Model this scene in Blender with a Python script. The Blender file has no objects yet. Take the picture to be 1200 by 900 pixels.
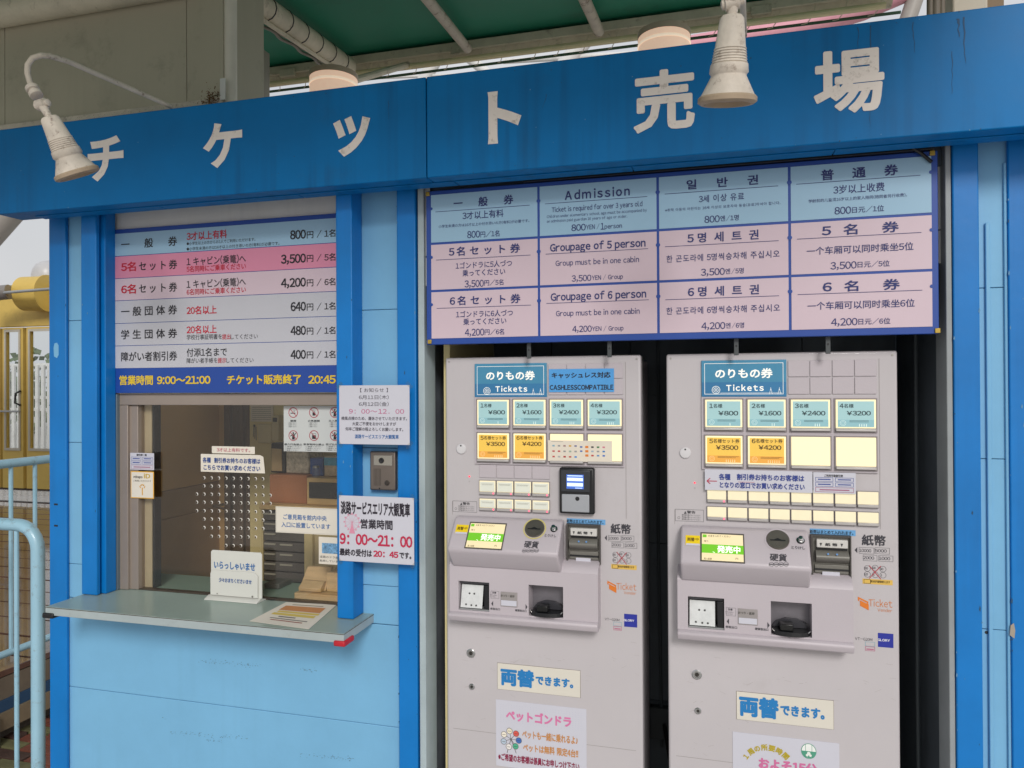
import bpy, math, random
from mathutils import Vector, Matrix
random.seed(7)
S = bpy.context.scene
C = S.collection
# ------------------------------------------------------------------ camera, sky, sun, exposure
EYE = 1.65
YAW, PITCH, ROLL, FPX = 0.26519168, 0.0049354991, -0.0052314326, 860.0
cF = Vector((-math.sin(YAW)*math.cos(PITCH), math.cos(YAW)*math.cos(PITCH), math.sin(PITCH)))
_r = Vector((math.cos(YAW), math.sin(YAW), 0)); _u = _r.cross(cF)
cR = _r*math.cos(ROLL) + _u*math.sin(ROLL); cU = -_r*math.sin(ROLL) + _u*math.cos(ROLL)
cam = bpy.data.cameras.new('camera'); camo = bpy.data.objects.new('camera', cam); C.objects.link(camo)
cam.sensor_fit = 'HORIZONTAL'; cam.sensor_width = 36; cam.lens = FPX/1200*36
cam.clip_start = .05; cam.clip_end = 2000
m = Matrix((cR, cU, -cF)).transposed().to_4x4(); m.translation = (0, 0, EYE); camo.matrix_world = m
S.camera = camo
SUN_EL, SUN_AZ = math.radians(30), math.radians(22)      # from behind the camera, a little to its right
w = bpy.data.worlds.new('World'); S.world = w; w.use_nodes = True
nt = w.node_tree; bg = nt.nodes['Background']
sky = nt.nodes.new('ShaderNodeTexSky'); sky.sky_type = 'NISHITA'; sky.sun_disc = False
sky.sun_elevation = SUN_EL; sky.sun_rotation = math.pi - SUN_AZ
sky.dust_density = 5; sky.air_density = 2
tc = nt.nodes.new('ShaderNodeTexCoord'); nz = nt.nodes.new('ShaderNodeTexNoise'); nz.inputs['Scale'].default_value = 2.2; nz.inputs['Detail'].default_value = 4
cr = nt.nodes.new('ShaderNodeValToRGB'); cr.color_ramp.elements[0].color = (6.0, 6.15, 6.6, 1); cr.color_ramp.elements[1].color = (7.8, 7.8, 8.0, 1)
cr.color_ramp.elements[0].position = .3; cr.color_ramp.elements[1].position = .7
mx = nt.nodes.new('ShaderNodeMix'); mx.data_type = 'RGBA'; mx.inputs[0].default_value = .88
nt.links.new(tc.outputs['Generated'], nz.inputs['Vector']); nt.links.new(nz.outputs['Fac'], cr.inputs[0])
nt.links.new(sky.outputs[0], mx.inputs[6]); nt.links.new(cr.outputs[0], mx.inputs[7]); nt.links.new(mx.outputs[2], bg.inputs[0])
bg.inputs[1].default_value = .088
sl = bpy.data.lights.new('sun', 'SUN'); sl.energy = 1.5; sl.angle = math.radians(16); sl.color = (1, .975, .94)
so = bpy.data.objects.new('sun', sl); C.objects.link(so)
sd = Vector((math.sin(SUN_AZ)*math.cos(SUN_EL), -math.cos(SUN_AZ)*math.cos(SUN_EL), math.sin(SUN_EL)))
so.rotation_euler = sd.to_track_quat('Z', 'Y').to_euler()
S.view_settings.view_transform = 'Standard'; S.view_settings.look = 'None'; S.view_settings.exposure = .20; S.view_settings.gamma = 1

# ------------------------------------------------------------------ unprojection on real planes (measurements, 1200x900 units)
def ray(px, py): return cF + cR*((px-600)/FPX) - cU*((py-450)/FPX)
def P(px, py, Y):
    d = ray(px, py); t = Y/d.y; return Vector((d.x*t, Y, EYE + d.z*t))
def X(px, Y, py=450): return P(px, py, Y).x
def Z(px, py, Y): return P(px, py, Y).z
def H(px, py, z):
    d = ray(px, py); t = (z-EYE)/d.z; return Vector((d.x*t, d.y*t, z))
YF, YP, YW, YM, YB, YL, YG = 1.915, 2.01, 2.08, 2.10, 2.035, 2.10, 2.14
CZ = .953

# ------------------------------------------------------------------ materials
MATS = {}
def srgb(c):
    if isinstance(c, str): c = [int(c[i:i+2], 16)/255 for i in (0, 2, 4)]
    return tuple(((v/12.92) if v <= .04045 else ((v+.055)/1.055)**2.4) for v in c)
def mat(name, col, rough=.5, metal=0, var=.06, scale=7, streak=0, dirt=None, dirt_amt=0, dirt_scale=5, bump=0, bscale=80, emit=0, coat=0, lin=False, spec=.5, vec=(1, 1, 1), rvar=.1):
    if name in MATS: return MATS[name]
    c = tuple(col) if lin else srgb(col)
    m = bpy.data.materials.new(name); m.use_nodes = True; t = m.node_tree; N = t.nodes; L = t.links
    b = N['Principled BSDF']; b.inputs['Roughness'].default_value = rough; b.inputs['Metallic'].default_value = metal
    b.inputs['Specular IOR Level'].default_value = spec
    if coat: b.inputs['Coat Weight'].default_value = coat
    tc = N.new('ShaderNodeTexCoord')
    mp = N.new('ShaderNodeMapping'); mp.inputs['Scale'].default_value = vec; L.new(tc.outputs['Object'], mp.inputs[0])
    base = None
    n = N.new('ShaderNodeTexNoise'); n.inputs['Scale'].default_value = scale; n.inputs['Detail'].default_value = 6; n.inputs['Roughness'].default_value = .65
    L.new(mp.outputs[0], n.inputs['Vector'])
    r = N.new('ShaderNodeValToRGB'); e = r.color_ramp.elements
    e[0].position, e[1].position = .3, .7
    e[0].color = tuple(v*(1-var) for v in c)+(1,); e[1].color = tuple(min(1, v*(1+var)) for v in c)+(1,)
    L.new(n.outputs['Fac'], r.inputs[0]); base = r.outputs[0]
    def blend(fac_socket, amt, color, base):
        mu = N.new('ShaderNodeMath'); mu.operation = 'MULTIPLY'; mu.inputs[1].default_value = amt; L.new(fac_socket, mu.inputs[0])
        x = N.new('ShaderNodeMix'); x.data_type = 'RGBA'; L.new(mu.outputs[0], x.inputs[0]); L.new(base, x.inputs[6]); x.inputs[7].default_value = tuple(color)+(1,)
        return x.outputs[2]
    if streak:
        m2 = N.new('ShaderNodeMapping'); m2.inputs['Scale'].default_value = (26, 26, .9); L.new(tc.outputs['Object'], m2.inputs[0])
        n2 = N.new('ShaderNodeTexNoise'); n2.inputs['Scale'].default_value = 1; n2.inputs['Detail'].default_value = 5; L.new(m2.outputs[0], n2.inputs['Vector'])
        r2 = N.new('ShaderNodeValToRGB'); r2.color_ramp.elements[0].position = .47; r2.color_ramp.elements[1].position = .70; L.new(n2.outputs['Fac'], r2.inputs[0])
        m3 = N.new('ShaderNodeTexNoise'); m3.inputs['Scale'].default_value = 2.0; L.new(tc.outputs['Object'], m3.inputs['Vector'])
        r3 = N.new('ShaderNodeValToRGB'); r3.color_ramp.elements[0].position = .45; r3.color_ramp.elements[1].position = .65; L.new(m3.outputs['Fac'], r3.inputs[0])
        mm = N.new('ShaderNodeMath'); mm.operation = 'MULTIPLY'; L.new(r2.outputs[0], mm.inputs[0]); L.new(r3.outputs[0], mm.inputs[1])
        base = blend(mm.outputs[0], streak, tuple(v*.5+.006 for v in c), base)
    if dirt is not None:
        n4 = N.new('ShaderNodeTexNoise'); n4.inputs['Scale'].default_value = dirt_scale; n4.inputs['Detail'].default_value = 9; n4.inputs['Roughness'].default_value = .75
        L.new(tc.outputs['Object'], n4.inputs['Vector'])
        r4 = N.new('ShaderNodeValToRGB'); r4.color_ramp.elements[0].position = .56; r4.color_ramp.elements[1].position = .68; L.new(n4.outputs['Fac'], r4.inputs[0])
        base = blend(r4.outputs[0], dirt_amt, srgb(dirt), base)
    L.new(base, b.inputs['Base Color'])
    if rvar:
        rr = N.new('ShaderNodeMapRange'); rr.inputs['To Min'].default_value = max(.03, rough-rvar); rr.inputs['To Max'].default_value = min(1, rough+rvar)
        L.new(n.outputs['Fac'], rr.inputs['Value']); L.new(rr.outputs[0], b.inputs['Roughness'])
    if bump:
        nb = N.new('ShaderNodeTexNoise'); nb.inputs['Scale'].default_value = bscale; nb.inputs['Detail'].default_value = 4; L.new(mp.outputs[0], nb.inputs['Vector'])
        bb = N.new('ShaderNodeBump'); bb.inputs['Strength'].default_value = bump; bb.inputs['Distance'].default_value = .004
        L.new(nb.outputs['Fac'], bb.inputs['Height']); L.new(bb.outputs[0], b.inputs['Normal'])
    if emit:
        b.inputs['Emission Color'].default_value = c+(1,); b.inputs['Emission Strength'].default_value = emit
    MATS[name] = m; return m
def ink(h, e=0): return mat('ink_'+h+('_lit' if e else ''), h, .55, var=.05, scale=40, emit=e)
BLUE = mat('blue_paint', (.002, .162, .44), .44, lin=True, var=.10, scale=3, streak=.75, dirt='3a4a58', dirt_amt=.12, dirt_scale=4, bump=.08, bscale=25, spec=.18)
POSTB = mat('blue_post_paint', (.002, .185, .56), .42, lin=True, var=.08, scale=5, streak=.35, bump=.10, bscale=30, spec=.4)
LBLUE = mat('light_blue_paint', (.19, .455, .70), .5, lin=True, var=.05, scale=4, streak=.10, dirt='6f8a96', dirt_amt=.10, dirt_scale=3, bump=.14, bscale=35)
LETTER = mat('letter_cream', 'efe5de', .6, var=.05, scale=12, dirt='8a7a6a', dirt_amt=.55, dirt_scale=30)
STEEL = mat('grey_cover_sheet', 'b2ac98', .55, var=.05, scale=2, streak=.15, dirt='5a5348', dirt_amt=.25, bump=.05, bscale=10)
RUST = mat('old_cream_pipe', 'c4bbac', .6, var=.15, scale=12, dirt='5e3d22', dirt_amt=.9, dirt_scale=16, bump=.25)
CREAMP = mat('canopy_pipe', 'd4ccb6', .6, var=.15, scale=6, dirt='5a4630', dirt_amt=.5, dirt_scale=14, bump=.2)
LAMPM = mat('lamp_cream', 'cdc3b6', .6, var=.18, scale=14, dirt='5e4030', dirt_amt=.8, dirt_scale=30, bump=.35, bscale=60, streak=.3)
DIRTM = mat('moss_dirt', '6a4a2a', .95, var=.5, scale=30, bump=1, bscale=90)
GREEN = mat('green_canopy', '128064', .6, var=.10, scale=1.2, dirt='2c4a38', dirt_amt=.3, dirt_scale=1.5)
WHITEP = mat('white_panel', 'd8d8d4', .5, var=.04, streak=.2)
ALU = mat('aluminium', 'a4a7a8', .38, metal=.5, var=.08)
TAUPE = mat('taupe_frame', '9b8f86', .42, metal=.25, var=.06, scale=5)
MACH = mat('machine_enamel', 'c1bcbf', .34, var=.035, scale=1.6, dirt='a39c98', dirt_amt=.22, dirt_scale=2.5, bump=.05, bscale=220, coat=.12)
MACHP = mat('machine_plastic', 'bdb5bb', .45, var=.02, scale=4, bump=.08, bscale=260)
MGREY = mat('machine_grey', '9a9493', .45, var=.04)
DARK = mat('black_plastic', '1b1c1f', .35, var=.1)
GUN = mat('bill_unit_grey', '77756f', .4, metal=.2, var=.06)
BRASSD = mat('coin_slot_metal', '7d7770', .35, metal=.8, var=.15)
CHROME = mat('chrome', 'c8c8c8', .2, metal=1, var=.03)
LINER = mat('alcove_liner', '566068', .55, var=.2, scale=5, streak=.3, bump=.1, bscale=20)
LINERL = mat('alcove_side_liner', '6a707a', .5, var=.3, scale=8, streak=.4, bump=.15, bscale=20)
STRIP = mat('pale_edge_strip', 'a9b8bd', .5, var=.1, streak=.3)
PAPER = mat('paper_white', 'cbcbd6', .65, var=.02, scale=3, bump=.1, bscale=6)
PAPERC = mat('paper_cream', 'e4ddd0', .55, var=.03, scale=8)
CARD = mat('cream_plate', 'dcd7cb', .4, var=.02)
NAVY = mat('board_navy', '20489c', .45, var=.05)
SKYP = mat('board_sky', '98bdd6', .45, var=.02)
PINKP = mat('board_pink', 'd2bdc8', .45, var=.02)
ROSE = mat('board_rose', 'd98aa6', .45, var=.02)
GREYP = mat('board_grey', 'c0c0c8', .45, var=.02)
LAM = mat('counter_laminate', '98aaa2', .32, var=.06, scale=4, dirt='6b7a74', dirt_amt=.2, coat=.15, bump=.03)
LAME = mat('counter_edge', 'a8b4b6', .45, var=.06, dirt='7b7a72', dirt_amt=.3, dirt_scale=12)
BROWNL = mat('brown_joint', '4a3b30', .7)
REDT = mat('red_guard', 'c02030', .5, var=.15, bump=.4, bscale=60)
WOODL = mat('pale_wood', 'c9ad83', .5, var=.12, scale=9, vec=(1, 1, 8))
KHAKI = mat('khaki_wall', 'e8d9a2', .7, var=.06, scale=3)
BROWNW = mat('brown_partition', 'd8b27c', .45, var=.08, scale=2)
DKW = mat('dark_curtain', '6a5c50', .7, var=.2, scale=6, vec=(6, 1, .4))
CABD = mat('drawer_dark', '5a5652', .5, var=.1)
BOXB = mat('brown_box', 'a8704c', .75, var=.08, bump=.1)
YEL = mat('cabin_yellow', 'd0b25c', .5, var=.06, dirt='8a7a3a', dirt_amt=.3, dirt_scale=3)
WHT = mat('white_paint', 'd8d8d6', .5, var=.06, dirt='8e8a84', dirt_amt=.35)
RAIL = mat('rail_paint', '9cc6da', .35, var=.05, dirt='6a5a4a', dirt_amt=.5, dirt_scale=22, coat=.2)
PINK = mat('wheel_pink', 'd79aa8', .5, var=.05)
def glassmat(name, tint=(1, 1, 1), rough=.0, ref=1.0):
    m = bpy.data.materials.new(name); m.use_nodes = True; N = m.node_tree.nodes; L = m.node_tree.links
    N.remove(N['Principled BSDF']); o = N['Material Output']
    tr = N.new('ShaderNodeBsdfTransparent'); tr.inputs[0].default_value = tint+(1,)
    gl = N.new('ShaderNodeBsdfGlossy'); gl.inputs['Roughness'].default_value = rough; gl.inputs[0].default_value = (ref, ref, ref, 1)
    fr = N.new('ShaderNodeFresnel'); fr.inputs[0].default_value = 1.52
    ge = N.new('ShaderNodeNewGeometry'); mr = N.new('ShaderNodeMapRange'); mr.inputs['To Min'].default_value = 1.52; mr.inputs['To Max'].default_value = 1/1.52
    L.new(ge.outputs['Backfacing'], mr.inputs['Value']); L.new(mr.outputs[0], fr.inputs[0])       # the far face of the sheet reflects like the near one
    tn = N.new('ShaderNodeTexCoord'); nn = N.new('ShaderNodeTexNoise'); nn.inputs['Scale'].default_value = 1.5
    bp = N.new('ShaderNodeBump'); bp.inputs['Strength'].default_value = .04; bp.inputs['Distance'].default_value = .02
    L.new(tn.outputs['Object'], nn.inputs['Vector']); L.new(nn.outputs['Fac'], bp.inputs['Height']); L.new(bp.outputs[0], gl.inputs['Normal'])
    mi = N.new('ShaderNodeMixShader'); L.new(fr.outputs[0], mi.inputs[0]); L.new(tr.outputs[0], mi.inputs[1]); L.new(gl.outputs[0], mi.inputs[2]); L.new(mi.outputs[0], o.inputs[0])
    return m
GLASS = glassmat('window_glass', (.96, .95, .93), .02)
CLEAR = glassmat('clear_film', (.93, .95, .95), .05)
TAPE = glassmat('clear_tape', (.88, .87, .82), .25)

# ------------------------------------------------------------------ mesh helpers
_cache = {}
def _glyph(ch, off=0):
    if (ch, off) not in _cache:
        f = ch
        if '!' <= ch <= '~': f = chr(ord(ch)-0x21+0xff01)       # the wide forms share the drawing of the kanji font
        elif ch == '\u00a5': f = '\uffe5'
        c = bpy.data.curves.new('t', 'FONT'); c.body = f; c.resolution_u = 3 if off else 2; c.offset = off
        o = bpy.data.objects.new('t', c); me = bpy.data.meshes.new_from_object(o)
        _cache[(ch, off)] = ([(v.co.x, v.co.y) for v in me.vertices], [tuple(p.vertices) for p in me.polygons])
        bpy.data.objects.remove(o); bpy.data.curves.remove(c); bpy.data.meshes.remove(me)
    return _cache[(ch, off)]
_lines = {}
def glyphs(s, off, sp):
    """(x, y, layer) vertices and faces of a line of lettering, 1 em high; bold strokes are overlaid layers"""
    k = (s, off, sp)
    if k not in _lines:
        vs, fs, x = [], [], 0.0
        layers = [(0, 0)] if not off else [(0, 0), (-off, -off), (off, -off), (off, off), (-off, off)]
        if off >= .03: layers = [(0, 0)]+[(off*math.cos(math.pi*q/4+.39), off*math.sin(math.pi*q/4+.39)) for q in range(8)]
        for ch in s:
            if ch in ' \u3000': x += (.34 if ch == ' ' else 1.0)*sp; continue
            gv, gf = _glyph(ch)
            if not gv: x += .5*sp; continue
            if ord(ch) < 0x2e00:
                lo = min(v[0] for v in gv); hi = max(v[0] for v in gv); dx_, adv = x-lo+.045, (hi-lo+.09+(.10 if ch in "il.,:'" else 0)*.4)
                if ch.isdigit(): adv = .555; dx_ = x-(lo+hi)/2+.2775
            else: dx_, adv = x, 1.0
            if ch == '/': gv = [((v[0]-lo)*.62+lo, v[1]) for v in gv]; adv = (hi-lo)*.62+.1
            for q, (ox, oy) in enumerate(layers):
                n = len(vs); vs += [(v[0]+dx_+ox, v[1]+oy, q) for v in gv]; fs += [tuple(i+n for i in f) for f in gf]
            x += adv*sp
        _lines[k] = (vs, fs)
    return _lines[k]
LAY = 4e-5
class MB:
    def __init__(s): s.v = []; s.f = []
    def add(s, vs, fs):
        n = len(s.v); s.v += [tuple(v) for v in vs]; s.f += [tuple(i+n for i in f) for f in fs]; return s
    def box(s, x0, x1, y0, y1, z0, z1):
        x0, x1 = min(x0, x1), max(x0, x1); y0, y1 = min(y0, y1), max(y0, y1); z0, z1 = min(z0, z1), max(z0, z1)
        return s.add([(x0, y0, z0), (x1, y0, z0), (x1, y1, z0), (x0, y1, z0), (x0, y0, z1), (x1, y0, z1), (x1, y1, z1), (x0, y1, z1)],
                     [(3, 2, 1, 0), (4, 5, 6, 7), (0, 1, 5, 4), (1, 2, 6, 5), (2, 3, 7, 6), (3, 0, 4, 7)])
    def quad(s, x0, x1, z0, z1, y): return s.add([(x0, y, z0), (x1, y, z0), (x1, y, z1), (x0, y, z1)], [(0, 1, 2, 3)])
    def poly(s, pts, y): return s.add([(a, y, b) for a, b in pts], [tuple(range(len(pts)))])
    def plate(s, x0, x1, z0, z1, yf, yb, holes):
        xs = sorted({x0, x1, *[v for h in holes for v in h[:2]]}); zs = sorted({z0, z1, *[v for h in holes for v in h[2:]]})
        def solid(i, j):
            if i < 0 or j < 0 or i >= len(xs)-1 or j >= len(zs)-1: return False
            cx, cz = (xs[i]+xs[i+1])/2, (zs[j]+zs[j+1])/2
            return not any(h[0] < cx < h[1] and h[2] < cz < h[3] for h in holes)
        for i in range(len(xs)-1):
            for j in range(len(zs)-1):
                if not solid(i, j): continue
                a, b, c, d = xs[i], xs[i+1], zs[j], zs[j+1]
                s.quad(a, b, c, d, yf); s.add([(b, yb, c), (a, yb, c), (a, yb, d), (b, yb, d)], [(0, 1, 2, 3)])
                if not solid(i-1, j): s.add([(a, yb, c), (a, yf, c), (a, yf, d), (a, yb, d)], [(0, 1, 2, 3)])
                if not solid(i+1, j): s.add([(b, yf, c), (b, yb, c), (b, yb, d), (b, yf, d)], [(0, 1, 2, 3)])
                if not solid(i, j-1): s.add([(a, yb, c), (b, yb, c), (b, yf, c), (a, yf, c)], [(0, 1, 2, 3)])
                if not solid(i, j+1): s.add([(a, yf, d), (b, yf, d), (b, yb, d), (a, yb, d)], [(0, 1, 2, 3)])
        return s
    def prism_x(s, prof, x0, x1):            # prof: (y, z) polygon swept along X
        n = len(prof); vs = [(x0, y, z) for y, z in prof]+[(x1, y, z) for y, z in prof]
        return s.add(vs, [tuple(range(n))[::-1], tuple(range(n, 2*n))]+[(i, (i+1) % n, n+(i+1) % n, n+i) for i in range(n)])
    def prism_y(s, prof, y0, y1):            # prof: (x, z)
        n = len(prof); vs = [(x, y0, z) for x, z in prof]+[(x, y1, z) for x, z in prof]
        return s.add(vs, [tuple(range(n)), tuple(range(n, 2*n))[::-1]]+[((i+1) % n, i, n+i, n+(i+1) % n) for i in range(n)])
    def lathe(s, p0, ax, prof, n=24, cap=True):
        p0 = Vector(p0); ax = Vector(ax).normalized(); u = ax.orthogonal().normalized(); v = ax.cross(u)
        b = len(s.v)
        for t, r in prof:
            for k in range(n):
                a = 2*math.pi*k/n; s.v.append(tuple(p0+ax*t+(u*math.cos(a)+v*math.sin(a))*r))
        for i in range(len(prof)-1):
            for k in range(n): s.f.append((b+i*n+k, b+i*n+(k+1) % n, b+(i+1)*n+(k+1) % n, b+(i+1)*n+k))
        if cap: s.f.append(tuple(b+k for k in range(n))[::-1]); s.f.append(tuple(b+(len(prof)-1)*n+k for k in range(n)))
        return s
    def cyl(s, p0, p1, r, n=12, r1=None):
        p0, p1 = Vector(p0), Vector(p1); return s.lathe(p0, p1-p0, [(0, r), ((p1-p0).length, r if r1 is None else r1)], n)
    def tube(s, pts, r, n=12):
        pts = [Vector(p) for p in pts]; b = len(s.v); prev = None
        for i, p in enumerate(pts):
            d = (pts[min(i+1, len(pts)-1)]-pts[max(i-1, 0)]).normalized()
            if prev is None: u = d.orthogonal().normalized()
            else: u = (prev-d*prev.dot(d)).normalized()
            prev = u; v = d.cross(u)
            for k in range(n):
                a = 2*math.pi*k/n; s.v.append(tuple(p+(u*math.cos(a)+v*math.sin(a))*r))
        for i in range(len(pts)-1):
            for k in range(n): s.f.append((b+i*n+k, b+i*n+(k+1) % n, b+(i+1)*n+(k+1) % n, b+(i+1)*n+k))
        s.f.append(tuple(b+k for k in range(n))[::-1]); s.f.append(tuple(b+(len(pts)-1)*n+k for k in range(n)))
        return s
    def ring(s, cx, cz, r, w, y, n=28, sx=1, a0=0, a1=2*math.pi):
        vs = []
        for k in range(n+1):
            a = a0+(a1-a0)*k/n
            vs += [(cx+math.cos(a)*r*sx, y, cz+math.sin(a)*r), (cx+math.cos(a)*(r-w)*sx, y, cz+math.sin(a)*(r-w))]
        return s.add(vs, [(2*k, 2*k+1, 2*k+3, 2*k+2) for k in range(n)])
    def disc(s, cx, cz, r, y, n=20, sx=1): return s.poly([(cx+math.cos(2*math.pi*k/n)*r*sx, cz+math.sin(2*math.pi*k/n)*r) for k in range(n)], y)
    def line(s, a, b, w, y):
        a, b = Vector(a), Vector(b); d = (b-a).normalized()*w/2; p = Vector((-d.y, d.x))
        return s.poly([tuple(a-p), tuple(b-p), tuple(b+p), tuple(a+p)], y)
    def frame(s, x0, x1, z0, z1, w, y):
        s.quad(x0, x1, z0, z0+w, y); s.quad(x0, x1, z1-w, z1, y); s.quad(x0, x0+w, z0+w, z1-w, y); return s.quad(x1-w, x1, z0+w, z1-w, y)
    def text(s, t, px0, px1, py, ph, y, bold=0, sp=1, rot=0):
        """lettering on the plane y: left, right, mid height and character height in photo units"""
        vs, fs = glyphs(t, bold, sp)
        if not vs: return s
        a = P(px0, py, y).x; b = P(px1, py, y).x; mid = (px0+px1)/2
        zc = P(mid, py, y).z; hh = P(mid, py-ph/2, y).z-P(mid, py+ph/2, y).z
        cjk = any(ord(c) > 0x2e00 for c in t)
        em = hh/(.90 if cjk else .74); cy = .38 if cjk else .36
        lo = min(v[0] for v in vs); hi = max(v[0] for v in vs); k = (b-a)/(hi-lo)
        return s.add([(a+(v[0]-lo)*k, y-v[2]*LAY, zc+(v[1]-cy)*em) for v in vs], fs)
    def build(s, name, material, parent=None, bevel=0, seg=2, smooth=False, angle=35, stuff=False):
        me = bpy.data.meshes.new(name); me.from_pydata(s.v, [], s.f); me.materials.append(material)
        if smooth or bevel:
            me.shade_smooth() if hasattr(me, 'shade_smooth') else None
            try: me.set_sharp_from_angle(angle=math.radians(angle))
            except Exception: pass
        o = bpy.data.objects.new(name, me); C.objects.link(o)
        if parent is not None:
            o.parent = parent
            off = Vector((0, 0, 0)); q = parent
            while q: off += q.location; q = q.parent
            o.location = -off
        if bevel:
            bm = o.modifiers.new('bevel', 'BEVEL'); bm.width = bevel; bm.segments = seg; bm.limit_method = 'ANGLE'; bm.angle_limit = math.radians(40); bm.harden_normals = False
        if stuff: o['kind'] = 'stuff'
        return o
def box(x0, x1, y0, y1, z0, z1): return MB().box(x0, x1, y0, y1, z0, z1)
def tag(o, label, cat, group=None):
    o['label'] = label; o['category'] = cat
    if group: o['group'] = group
    return o
def thing(name, label, cat, loc=(0, 0, 0), group=None):
    o = bpy.data.objects.new(name, None); C.objects.link(o); o.location = loc; o.empty_display_size = .1
    return tag(o, label, cat, group)
def structure(o): o['kind'] = 'structure'; return o
def texts(parent, material, y, items, name='lettering'):
    small = MB()
    for k, it in enumerate(items):
        yy = y-.00005*(k % 3)
        if it[4] < 3.95: small.text(it[0], it[1], it[2], it[3], it[4], yy, *it[5:])
        else: MB().text(it[0], it[1], it[2], it[3], it[4], yy, *it[5:]).build(name, material, parent)
    if small.v: small.build('fine_print', material, parent, stuff=True)
def kids(o): return [c for c in bpy.data.objects if c.parent == o]
def copy_tree(o, parent):
    c = o.copy(); C.objects.link(c); c.parent = parent
    for ch in kids(o): copy_tree(ch, c)
    return c
def paper(px0, px1, pyt, pyb, y, name, label, cat, material=PAPER, th=.0006, group=None):
    mid = (px0+px1)/2; x0, x1 = X(px0, y), X(px1, y); z0, z1 = Z(mid, pyb, y), Z(mid, pyt, y)
    t = thing(name, label, cat, ((x0+x1)/2, y+th, z0), group)
    box(x0, x1, y, y+th, z0, z1).build('sheet', material, t)
    return t, (x0, x1, z0, z1)

# ------------------------------------------------------------------ ground, deck
g = MB().add([(-400, -400, 0), (400, -400, 0), (400, 400, 0), (-400, 400, 0)], [(0, 1, 2, 3)]).build('ground', mat('wet_paving', 'b2aea8', .45, var=.15, scale=2, bump=.2, bscale=60)); structure(g)
brickm = [mat('brick_red', '7d4a3c', .6, var=.25, scale=14, bump=.4), mat('brick_dark', '4d3a34', .6, var=.25, scale=14, bump=.4), mat('brick_moss', '6c6a4a', .7, var=.3, scale=14, bump=.4)]
protos = [box(-.098, .098, -.032, .032, 0, .022) for _ in brickm]
pm = []
for k, mb in enumerate(protos):
    me = bpy.data.meshes.new('brick'); me.from_pydata(mb.v, [], mb.f); me.materials.append(brickm[k]); pm.append(me)
for j in range(17):
    for i in range(8):
        o = bpy.data.objects.new('brick', random.choices(pm, (5, 3, 2))[0]); C.objects.link(o); o.parent = g
        o.location = (-3.66+i*.21+(j % 2)*.1, 2.28+j*.075, .002+random.uniform(0, .008)); o.rotation_euler = (random.uniform(-.03, .03), random.uniform(-.03, .03), random.uniform(-.02, .02))
DZ, DX = .35, -3.18
deck = thing('raised_deck', 'raised wet brown plank deck left of the booth, ending at the pale blue railing', 'deck', (DX, 2.0, 0))
plankm = mat('wet_planks', '5f463c', .14, var=.4, scale=3, bump=.16, bscale=7, rvar=.12, coat=.6, spec=.6, vec=(.5, 2, 1))
y = 1.2; k = 0
while y < 10.4:
    wd = .235; o = box(DX-9, DX, y, y+wd-.014, DZ-.03, DZ+random.uniform(-.002, .002)).build('plank', plankm, deck, bevel=.002, seg=1); y += wd
box(DX-9, DX-.03, 1.2, 10.4, .0, DZ-.034).build('substructure', mat('deck_under', '4b443c', .8), deck)
box(DX-.028, DX+.0, 1.2, 10.4, .215, DZ-.034).build('fascia_board', mat('deck_face', '6e6355', .7, var=.2), deck)
box(DX-.02, DX+.015, 1.2, 10.4, .165, .214).build('blue_band', mat('band_blue', '27496b', .5), deck)
box(DX-.02, DX+.03, 1.2, 10.4, .085, .164).build('lower_board', mat('deck_tan', '7e705a', .75, var=.2), deck)
tag(box(-3.62, -3.13, 2.1, 2.62, 0, .16).build('concrete_block', mat('concrete', '6f6c66', .9, var=.15, bump=.5), None, bevel=.01), 'low grey concrete block at the foot of the deck', 'concrete block')
o = MB().box(DX-9, DX-.4, 7.55, 8.2, DZ+.002, DZ+.03).build('gravel_strip', mat('brown_gravel', '5a4c48', .85, var=.5, scale=40, bump=1, bscale=60)); structure(o)
o = MB().box(DX-9, DX-.4, 6.75, 7.5, DZ+.003, DZ+.012).build('puddle', mat('puddle', 'a5a3a2', .12, var=.2, scale=9, bump=.3, bscale=14)); structure(o)  # pale grey base stands in for bright sky reflected by the water

# railings
def bend(c, a0, a1, r, axis, n=6):
    pts = []
    for k in range(n+1):
        a = a0+(a1-a0)*k/n; pts.append(Vector(c)+Vector((math.cos(a)*r if axis == 'x' else 0, math.cos(a)*r if axis == 'y' else 0, math.sin(a)*r)))
    return pts
t = thing('handrail', 'pale blue handrail with a rounded corner in front, next to the booth', 'railing', (-2.44, 2.2, 0), 'pale blue railings')
RY = 2.2; rx = X(44.5, RY, 700); rz = Z(20, 615, RY)
MB().tube([(rx-1.6, RY, rz), (rx-.09, RY, rz)]+bend((rx-.09, RY, rz-.09), math.pi/2, 0, .09, 'x')+[(rx, RY, 0)], .0235, 18).build('rail_frame', RAIL, t, smooth=True)
for px in (19.5, -26): 
    xx = X(px, RY, 700); MB().cyl((xx, RY, .02), (xx, RY, rz-.015), .0085, 10).build('baluster', RAIL, t, smooth=True)
for px in (-75, -120):
    xx = X(px, RY, 700); MB().cyl((xx, RY, .02), (xx, RY, rz-.015), .0085, 10).build('baluster', RAIL, t, smooth=True)
t = thing('handrail', 'pale blue railing running back along the deck edge, behind the front handrail', 'railing', (DX, 3, DZ), 'pale blue railings')
ztop, zbot = EYE-.345, EYE-1.235
MB().tube([(DX-.02, 1.3, ztop), (DX-.02, 8.0, ztop)], .021, 14).build('top_rail', RAIL, t, smooth=True)
MB().tube([(DX-.02, 1.3, zbot), (DX-.02, 8.0, zbot)], .017, 12).build('bottom_rail', RAIL, t, smooth=True)
yy = 1.45
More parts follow.
